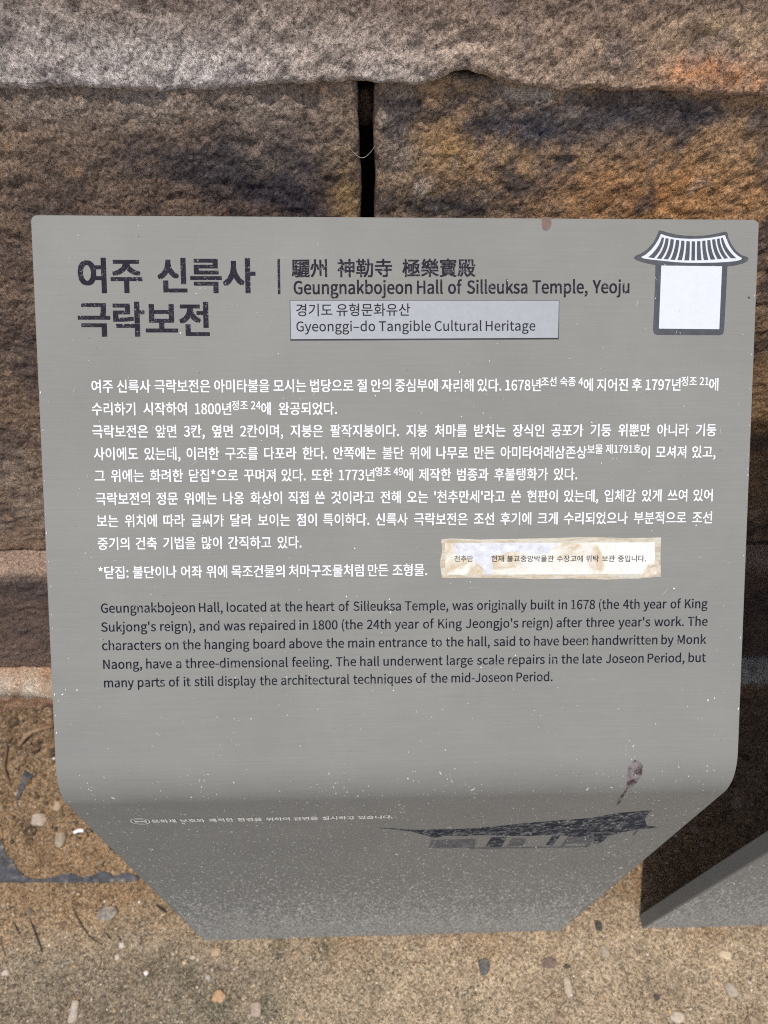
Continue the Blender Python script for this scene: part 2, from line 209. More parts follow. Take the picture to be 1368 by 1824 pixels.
def mat_sand():
    s = NT('sand_and_grit')
    base = s.tint()
    vo = s.voro(360)
    cell = s.n('ShaderNodeSeparateColor'); s.set(cell.inputs[0], vo.outputs['Color'])
    k = s.fr(cell.outputs[0], 0, 1, .5, 1.4)
    fine = s.fr(s.noise(1100, 3, .7), .3, .7, .7, 1.3)
    c = s.mix(1., base, s.mix(1., k, fine, 'MULTIPLY'), 'MULTIPLY')
    pale = s.fr(cell.outputs[1], .93, .97, 0., .5)
    c = s.mix(pale, c, (.80, .71, .58))
    dark = s.fr(cell.outputs[2], .90, .96, 0., .65)
    c = s.mix(dark, c, (.07, .055, .04))
    n0 = s.bump(s.fr(vo.outputs['Distance'], 0, .8, 1, 0), .0034, 1.)
    n1 = s.bump(s.noise(120, 7, .75), .010, 1., n0)
    return s.out(c, .95, n1, spec=.12)

def mat_plate():
    s = NT('brushed_grey_metal')
    br = s.noise(60, 6, .7, 0, stretch=(.25, 14, 14))
    k = s.fr(br, .3, .7, .95, 1.05)
    mott = s.fr(s.noise(7, 6, .68, .4), .3, .7, .93, 1.06)
    c = s.mix(1., (.207, .204, .187), s.mix(1., k, mott, 'MULTIPLY'), 'MULTIPLY')
    rg = s.fr(br, .3, .7, .60, .68)
    nb = s.bump(br, .0003, .35)
    s.b.inputs['Coat Weight'].default_value = .05; s.b.inputs['Coat Roughness'].default_value = .04
    return s.out(c, rg, nb, metal=.06, spec=.06)

def simple(name, col, rough=.6, metal=0, chips=None, scale=700, bumpd=.0002, spec=.4, chipcol=(.5, .5, .5), var=.2):
    s = NT(name)
    v = s.fr(s.noise(160, 5, .65), .3, .7, 1-var, 1+var)
    c = s.mix(1., col, v, 'MULTIPLY')
    if chips:
        m = s.math('MULTIPLY', s.fr(s.noise(scale, 5, .75, .6), chips, chips+.05), s.fr(s.noise(85, 3, .6), .42, .62))
        c = s.mix(m, c, chipcol)
    return s.out(c, rough, s.bump(s.noise(500, 4, .6), bumpd, .6), metal, spec)

M_STONE = mat_stone(); M_SAND = mat_sand(); M_PLATE = mat_plate()
M_INK = simple('dark_engraved_paint', (.020, .018, .025), .85, chips=.57, chipcol=(.30, .30, .30), scale=650, spec=.06)
M_INK2 = simple('worn_navy_paint', (.008, .011, .020), .85, spec=.06, chips=.555, chipcol=(.19, .19, .18), scale=420)
M_WHITE = simple('white_paint', (.74, .75, .76), .7, chips=.64, chipcol=(.34, .34, .33), scale=420, var=.06)
M_SILVER = simple('silver_foil', (.285, .295, .31), .65, .1, var=.05)
M_STRIPINK = simple('dark_strip_print', (.02, .02, .025), .85, spec=.06)
M_CHAR = simple('charcoal_paint', (.045, .048, .055), .55, chips=.63, chipcol=(.3, .3, .3), scale=300)
M_SHEETWHITE = simple('white_print', (.53, .55, .60), .7, var=.03)
M_SPECK = simple('pale_dust_flecks', (.62, .61, .57), .8, var=.3)
M_MUD_REFL = simple('mud_and_sand_reflection', (.47, .455, .41), .9, var=.45)  # mud colour that also paints the sand's reflection on the legs
M_THREAD = simple('pale_thread', (.5, .45, .38), .8)

# ------------------------------------------------------------------ ground
def ground_h(x, y):
    t = np.clip((y-.12)/.3, 0, 1); base = .075*t*t*(3-2*t)
    P = np.stack([x, y, np.zeros_like(x)], 1)
    rough = .004*fbm(P, 14, 4, 3)+.0045*fbm(P, 50, 4, 8, .65)
    lumps = .020*fbm(P, 20, 5, 12, .6)*sstep(.14, .30, y)
    bank = .045*sstep(.27, .37, y)*np.clip(fbm(P, 9, 4, 15)+.25, 0, 1)
    near = np.exp(-np.abs(y)/.012)*np.where(np.abs(x) < 1.2, 1, 0)
    edge = .003*near*(fbm(P, 45, 3, 21)+.4)
    far = sstep(.8, 4, np.hypot(x, y))
    return base*np.where(y > 1.2, 0, 1)+(rough+lumps+bank)*(1-far)+edge
def axis(lo, hi, step, far, grow=1.25):
    a = list(np.arange(lo, hi+1e-9, step)); s = step; x = hi
    while x < far: s *= grow; x += s; a.append(x)
    s = step; x = lo; b = []
    while x > -far: s *= grow; x -= s; b.append(x)
    return np.array(b[::-1]+a)
gx = axis(-.82, .95, .0045, 60); gy = axis(-.30, .47, .0045, 60)
X, Y = np.meshgrid(gx, gy); X = X.ravel(); Y = Y.ravel()
Z = ground_h(X, Y)
P3 = np.stack([X, Y, 0*X], 1)
wob = fbm(P3, 5, 4, 31); mid = fbm(P3, 22, 4, 33)
sandc = np.array([.62, .475, .315]); ochre = np.array([.40, .26, .145]); grey = np.array([.32, .26, .185]); moss = np.array([.12, .125, .085])
a = sstep(-.05, .11, Y+.09*wob+.05*mid)[:, None]
col = sandc*(1-a)+ochre*a
gl = (sstep(.12, -.3, X+.12*wob)*sstep(.03, -.06, Y+.03*mid))[:, None]*.75       # greyer sand at the lower left
col = col*(1-gl)+grey*gl
for (mx, my, r, k) in [(-.30, -.02, .05, .7), (-.26, -.09, .04, .7), (-.19, -.10, .035, .65), (-.17, -.01, .03, .6), (-.38, -.07, .06, .5), (-.10, -.02, .025, .6), (-.52, -.04, .05, .35),
                       (-.43, .01, .03, .5), (.71, -.02, .03, .5), (.12, -.11, .05, .35), (.30, -.08, .03, .3), (.62, -.01, .025, .4), (-.03, -.07, .03, .4), (-.36, -.03, .03, .45)]:
    g = np.exp(-((X-mx)**2+(Y-my)**2)/r**2)*sstep(-.2, .35, mid+.5*wob+.1)*k
    col = col*(1-g[:, None])+moss*g[:, None]
rd = (np.exp(-((X+.48)**2+(Y+.075)**2)/.03**2)*sstep(0, .4, mid)*.7)[:, None]
col = col*(1-rd)+np.array([.16, .065, .025])*rd
soil = (sstep(.22, .33, Y+.05*wob)*.6)[:, None]
col = col*(1-soil)+np.array([.30, .20, .12])*soil
col = col*(1+.26*mid+.14*wob+.22*fbm(P3, 70, 3, 35))[:, None]
nx, ny = len(gx), len(gy)
idx = np.arange(nx*ny).reshape(ny, nx)
F = np.stack([idx[:-1, :-1].ravel(), idx[:-1, 1:].ravel(), idx[1:, 1:].ravel(), idx[1:, :-1].ravel()], 1)
go = mesh_obj('ground', np.stack([X, Y, Z], 1), F, M_SAND, cols=col); go['kind'] = 'structure'
def gz(x, y): return float(ground_h(np.array([float(x)]), np.array([float(y)]))[0])

# ------------------------------------------------------------------ stone wall
wall = thing('stone_wall', 'old dry laid granite podium wall of large weathered blocks behind the sign', 'stone wall', (0, .5, 0))
wall_off = np.array([0, .5, 0])
def profile(lo, hi, r, step, depth):
    """positions along an axis and how far each lies behind the front face: side, rounded edge, flat, rounded edge, side"""
    pos, dep = [], []
    for d in np.linspace(depth, r, 8): pos.append(lo); dep.append(d)
    for a in np.linspace(0, math.pi/2, 7)[1:]: pos.append(lo+r-r*math.cos(a)); dep.append(r-r*math.sin(a))
    n = max(2, int((hi-lo-2*r)/step))
    for x in np.linspace(lo+r, hi-r, n)[1:]: pos.append(x); dep.append(0)
    for a in np.linspace(math.pi/2, 0, 7)[1:]: pos.append(hi-r+r*math.cos(a)); dep.append(r-r*math.sin(a))
    for d in np.linspace(r, depth, 8)[1:]: pos.append(hi); dep.append(d)
    return np.array(pos), np.array(dep)
def stone(name, x0, x1, z0, z1, yf, colour, r=.012, step=.0035, depth=.16, amp=.006, seed=1, edges=None, rz=None):
    ux, dx = profile(x0, x1, r, step, depth); uz, dz = profile(z0, z1, rz or r, step, depth)
    A, B = np.meshgrid(ux, uz); dA, dB = np.meshgrid(dx, dz)
    x = A.ravel().copy(); z = B.ravel().copy(); d = np.maximum(dA, dB).ravel()+.3*np.minimum(dA, dB).ravel()
    y = yf+d
    P = np.stack([x, y, z], 1)
    big = fbm(P, 7, 4, seed); m = fbm(P, 38, 4, seed+9, ridged=True); f = fbm(P, 95, 4, seed+20, .65)
    y = y-amp*big-.0018*m-.0030*f
    x = x+.004*fbm(P, 18, 4, seed+40)*sstep(.03, 0, np.minimum(np.abs(x-x0), np.abs(x-x1)))
    z = z+.004*fbm(P, 18, 4, seed+50)*sstep(.03, 0, np.minimum(np.abs(z-z0), np.abs(z-z1)))
    if edges is not None: x, z = edges(x, z, P)
    n, k = len(ux), len(uz); idx = np.arange(n*k).reshape(k, n)
    F = np.stack([idx[:-1, :-1].ravel(), idx[:-1, 1:].ravel(), idx[1:, 1:].ravel(), idx[1:, :-1].ravel()], 1)
    V = np.stack([x, y, z], 1)
    return mesh_obj(name, V-wall_off, F, M_STONE, wall, cols=colour(V))
def blend(col, c, f): return col*(1-f[:, None])+np.array(c)*f[:, None]
def blob(V, x, z, rx, rz, k, seed, n=1.0):
    q = np.exp(-(((V[:, 0]-x)/rx)**2+((V[:, 2]-z)/rz)**2))
    return np.clip(q*(1+n*fbm(V, 40, 4, seed)+.5*n*fbm(V, 130, 3, seed+2))*k, 0, 1)
BR = [.17, .12, .082]
def col_left(V):
    c = np.tile(np.array(BR), (len(V), 1)); n1 = fbm(V, 9, 4, 101); n2 = fbm(V, 45, 4, 105); n3 = fbm(V, 26, 5, 109)
    c = blend(c, [.215, .165, .12], sstep(.0, .5, n1+.4*n2))
    c = blend(c, [.085, .062, .052], sstep(-.05, .45, n3+.3*n2)*.75)
    c = blend(c, [.215, .175, .135], blob(V, -.22, 1.13, .16, .020, .9, 111))
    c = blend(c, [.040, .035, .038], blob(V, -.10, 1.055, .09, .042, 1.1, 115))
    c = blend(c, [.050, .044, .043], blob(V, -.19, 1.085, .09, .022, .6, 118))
    c = blend(c, [.05, .043, .04], blob(V, -.31, 1.02, .05, .05, .55, 119))
    c = blend(c, [.045, .04, .042], blob(V, -.38, .88, .09, .05, .7, 140))
    c = blend(c, [.27, .18, .085], blob(V, -.045, 1.05, .018, .05, .75, 122))
    c = blend(c, [.26, .16, .085], sstep(.35, .7, fbm(V, 55, 4, 125))*.6)
    c = blend(c, [.22, .155, .10], sstep(.53, .50, V[:, 2]+.01*n2)*.7)
    return c
def col_right(V):
    c = np.tile(np.array([.19, .135, .09]), (len(V), 1)); n1 = fbm(V, 9, 4, 201); n2 = fbm(V, 45, 4, 205); n3 = fbm(V, 24, 5, 209)
    c = blend(c, [.29, .18, .09], sstep(.0, .5, n1+.6*n2+.45*sstep(.05, .28, V[:, 0]))*.75)
    c = blend(c, [.36, .175, .06], blob(V, .26, 1.05, .10, .04, .7, 211))
    c = blend(c, [.28, .17, .075], blob(V, .045, 1.10, .03, .03, .7, 213))
    c = blend(c, [.20, .165, .13], blob(V, .00, 1.10, .016, .06, .7, 214))
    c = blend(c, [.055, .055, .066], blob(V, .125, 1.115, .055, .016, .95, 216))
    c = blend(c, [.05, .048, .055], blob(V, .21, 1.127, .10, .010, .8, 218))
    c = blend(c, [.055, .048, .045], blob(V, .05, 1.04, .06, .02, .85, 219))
    c = blend(c, [.05, .045, .046], sstep(.05, .4, n3+.35*n2)*.75)
    c = blend(c, [.33, .28, .22], sstep(.3, .6, fbm(V, 34, 5, 231)+.4*n2)*.45)
    c = blend(c, [.05, .04, .03], blob(V, .40, .86, .12, .08, .5, 221))
    c = blend(c, [.31, .265, .205], blob(V, .112, 1.143, .028, .007, 1., 220, .4))
    return c
def col_cap(V):
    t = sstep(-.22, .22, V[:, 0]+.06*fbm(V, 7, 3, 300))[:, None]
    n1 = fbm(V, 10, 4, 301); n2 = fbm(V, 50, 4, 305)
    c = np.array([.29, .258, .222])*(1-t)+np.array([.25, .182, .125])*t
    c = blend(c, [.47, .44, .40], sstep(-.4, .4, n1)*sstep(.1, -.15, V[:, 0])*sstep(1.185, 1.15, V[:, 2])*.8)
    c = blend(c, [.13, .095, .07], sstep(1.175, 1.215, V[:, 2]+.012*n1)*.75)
    c = blend(c, [.42, .21, .10], blob(V, .25, 1.165, .03, .012, .8, 311))
    c = blend(c, [.38, .19, .09], blob(V, .30, 1.158, .05, .012, .7, 313))
    c = blend(c, [.33, .24, .13], blob(V, .26, 1.19, .05, .012, .6, 314))
    c = blend(c, [.12, .095, .085], sstep(.1, .55, fbm(V, 28, 5, 317)+.3*n2)*.6)
    return c*1.13
def col_base(V):
    c = np.tile(np.array([.125, .090, .070]), (len(V), 1)); n2 = fbm(V, 45, 4, 405)
    c = blend(c, [.06, .05, .048], sstep(0, .5, fbm(V, 14, 4, 401))*.7)
    c = blend(c, [.245, .18, .130], sstep(.440, .474, V[:, 2]+.014*n2)*np.clip(.75+.6*fbm(V, 20, 4, 411), .2, 1))          # paler along the top
    c = blend(c, [.20, .13, .085], sstep(.20, .165, V[:, 2]+.015*n2)*.7)
    return c
def col_foot(V):
    c = np.tile(np.array([.26, .16, .095]), (len(V), 1)); n2 = fbm(V, 45, 4, 505)
    c = blend(c, [.33, .30, .235], sstep(.125, .145, V[:, 2]+.02*n2)*sstep(-.3, .3, fbm(V, 11, 3, 507)+.35))
    c = blend(c, [.14, .10, .06], sstep(.0, .5, fbm(V, 30, 4, 509))*.6)
    return c
E = np.array(D['cap_edge'])
def cap_edges(x, z, P):
    zb = np.interp(x, E[:, 0], E[:, 1])-.0042+.0024*fbm(np.stack([x, 0*x, 0*x], 1), 110, 4, 77, .65)
    k = sstep(1.20, 1.15, P[:, 2])
    return x, z+(zb-1.15)*k
JL = np.array(D['jl'])[::-1]; JR = np.array(D['jr'])[::-1]
def l_edges(x, z, P):
    k = sstep(-.11, -.034, P[:, 0]); return x+k*(np.interp(z, JL[:, 1], JL[:, 0])+.0334), z
def r_edges(x, z, P):
    k = sstep(.06, -.02, P[:, 0]); return x+k*(np.interp(z, JR[:, 1], JR[:, 0])+.0198), z
stone('capstone', -1.5, 1.6, 1.15, 1.42, .4535, col_cap, r=.010, rz=.007, depth=.22, amp=.003, step=.003, seed=5, edges=cap_edges)
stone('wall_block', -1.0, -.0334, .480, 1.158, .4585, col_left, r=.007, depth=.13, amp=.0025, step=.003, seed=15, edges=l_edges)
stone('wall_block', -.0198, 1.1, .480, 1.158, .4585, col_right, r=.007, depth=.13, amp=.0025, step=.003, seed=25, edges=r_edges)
stone('base_stone', -1.3, .10, .166, .477, .418, col_base, r=.010, depth=.15, amp=.004, seed=35, step=.005)
stone('base_stone', .104, 1.4, .166, .474, .419, col_base, r=.010, depth=.15, amp=.004, seed=36, step=.005)
stone('foundation_stone', -1.4, -.15, -.05, .164, .372, col_foot, r=.022, depth=.15, amp=.016, seed=45, step=.005)
stone('foundation_stone', -.146, 1.4, -.05, .160, .376, col_foot, r=.022, depth=.15, amp=.009, seed=46, step=.005)
stone('wall_core', -1.5, 1.6, -.05, 1.40, .63, lambda V: np.tile(np.array([.05, .04, .03]), (len(V), 1)), step=.05, depth=.3, seed=55)
def blob_mesh(name, c, r, mat, parent=None, seed=0, sub=3, amp=.25, freq=1.4, cols=None, flat=None, loc=True, ang=.2):
    bm = bmesh.new(); bmesh.ops.create_icosphere(bm, subdivisions=sub, radius=1)
    V = np.array([v.co[:] for v in bm.verts]); Fc = [[v.index for v in f.verts] for f in bm.faces]; bm.free()
    V = np.sign(V)*np.abs(V)**(1-ang*.5)
    V = V*(1+amp*fbm(V+seed*3.7, freq, 3, seed))[:, None]*np.array(r)
    if not loc: V = V+np.array(c)
    col = None if cols is None else np.tile(np.array(cols), (len(V), 1))
    o = mesh_obj(name, V, Fc, mat, parent, cols=col)
    if loc: o.location = c
    return o
o = blob_mesh('chock_stone', (D['chock'][0]+.001, .0, D['chock'][1]), (.012, .012, .016), M_STONE, wall, 4, 4, .3, 1.3, (.16, .095, .06))
o.location = (D['chock'][0], .505-.5, D['chock'][1])

# ------------------------------------------------------------------ bent metal sign: a sheet described by (x, s), s running from the top edge over the bend to the ground
TH = math.pi/2-ALPHA; TT = .028; RR = TT/math.tan(TH/2); S1 = L-TT; S2 = S1+RR*TH; SEND = S2+H-TT+.06
W = .6; THK = .021
def sheet(x, s, o=0.):
    x = np.asarray(x, float); s = np.asarray(s, float); o = np.asarray(o, float)+0*s
    d = L-s; ca, sa = math.cos(ALPHA), math.sin(ALPHA)
    y = d*ca; z = H+d*sa; n_y = np.full_like(s, -sa); n_z = np.full_like(s, ca)
    ph = np.clip((s-S1)/RR, 0, TH); a = ALPHA+ph
    Cy = TT*ca+RR*sa; Cz = H+TT*sa-RR*ca
    arc = (s > S1) & (s <= S2)
    y = np.where(arc, Cy-RR*np.sin(a), y); z = np.where(arc, Cz+RR*np.cos(a), z)
    n_y = np.where(arc, -np.sin(a), n_y); n_z = np.where(arc, np.cos(a), n_z)
    leg = s > S2
    y = np.where(leg, 0, y); z = np.where(leg, H-TT-(s-S2), z); n_y = np.where(leg, -1, n_y); n_z = np.where(leg, 0, n_z)
    return np.stack([x, y+o*n_y, z+o*n_z], -1)
def plate_mesh():
    bm = bmesh.new()
    q = .005; out = [(-W/2, SEND)]
    out += [(-W/2+q-q*math.cos(k*math.pi/14), q-q*math.sin(k*math.pi/14)) for k in range(8)]
    out += [(W/2-q+q*math.sin(k*math.pi/14), q-q*math.cos(k*math.pi/14)) for k in range(8)] + [(W/2, SEND)]
    f = bm.faces.new([bm.verts.new((x, y, 0)) for x, y in out])
    r = bmesh.ops.extrude_face_region(bm, geom=[f])
    bmesh.ops.translate(bm, verts=[g for g in r['geom'] if isinstance(g, bmesh.types.BMVert)], vec=(0, 0, -THK))
    bm.normal_update()
    e = [e for e in bm.edges if abs(e.verts[0].co.z-e.verts[1].co.z) < 1e-6]
    bmesh.ops.bevel(bm, geom=e, offset=.0011, segments=3, affect='EDGES')
    for s in [.1, .2, .3, .4]+list(np.linspace(S1, S2, 29))+[.7, .9, 1.0]:
        bmesh.ops.bisect_plane(bm, geom=bm.verts[:]+bm.edges[:]+bm.faces[:], plane_co=(0, s, 0), plane_no=(0, 1, 0))
    for v in bm.verts:
        v.co = Vector(sheet([v.co.x], [v.co.y], [v.co.z])[0])
    bmesh.ops.recalc_face_normals(bm, faces=bm.faces)
    me = bpy.data.meshes.new('plate'); bm.to_mesh(me); bm.free()
    me.polygons.foreach_set('use_smooth', [True]*len(me.polygons)); me.set_sharp_from_angle(angle=math.radians(28))
    me.materials.append(M_PLATE); return me
sign = thing('information_sign', 'grey bent metal temple information sign with Korean and English text before the stone wall', 'sign')
PM = plate_mesh()
plate = link(bpy.data.objects.new('plate', PM), sign)

def poly(name, pts, mat, parent=sign, off=.00012, thick=0.):
    """flat shape on the sheet from an outline in (x, s); thick > 0 gives it side walls"""
    bm = bmesh.new(); top = [bm.verts.new((p[0], p[1], 0)) for p in pts]
    ed = [bm.edges.new((top[i], top[(i+1) % len(top)])) for i in range(len(top))]
    bmesh.ops.triangle_fill(bm, use_beauty=True, use_dissolve=False, edges=ed)
    V = [v.co.copy() for v in bm.verts]; n = len(V); Fc = [[v.index for v in f.verts] for f in bm.faces]
    bm.verts.index_update(); Fc = [[v.index for v in f.verts] for f in bm.faces]; bm.free()
    XS = np.array([[v.x, v.y] for v in V]); out = sheet(XS[:, 0], XS[:, 1], off)
    F2 = [f if orient(XS, f) else f[::-1] for f in Fc]
    if thick:
        out = np.vstack([out, sheet(XS[:, 0], XS[:, 1], off-thick)])
        for i in range(len(pts)):
            j = (i+1) % len(pts); F2.append([i, j, j+n, i+n])
    return mesh_obj(name, out, F2, mat, parent, smooth=False)
def orient(XS, f):
    a, b, c = XS[f[0]], XS[f[1]], XS[f[2]]
    return (b[0]-a[0])*(c[1]-a[1])-(b[1]-a[1])*(c[0]-a[0]) < 0
def polys(name, lst, mat, parent=sign, off=.00012):
    VV, FF = [], []
    for pts in lst:
        bm = bmesh.new(); top = [bm.verts.new((p[0], p[1], 0)) for p in pts]
        ed = [bm.edges.new((top[i], top[(i+1) % len(top)])) for i in range(len(top))]
        bmesh.ops.triangle_fill(bm, use_beauty=True, use_dissolve=False, edges=ed); bm.verts.index_update()
        XS = np.array([[v.co.x, v.co.y] for v in bm.verts]); b = len(VV)
        for f in bm.faces:
            q = [v.index for v in f.verts]
            if not orient(XS, q): q = q[::-1]
            FF.append([b+i for i in q])
        VV += [tuple(p) for p in XS]; bm.free()
    XS = np.array(VV); return mesh_obj(name, sheet(XS[:, 0], XS[:, 1], off), FF, mat, parent, smooth=False)

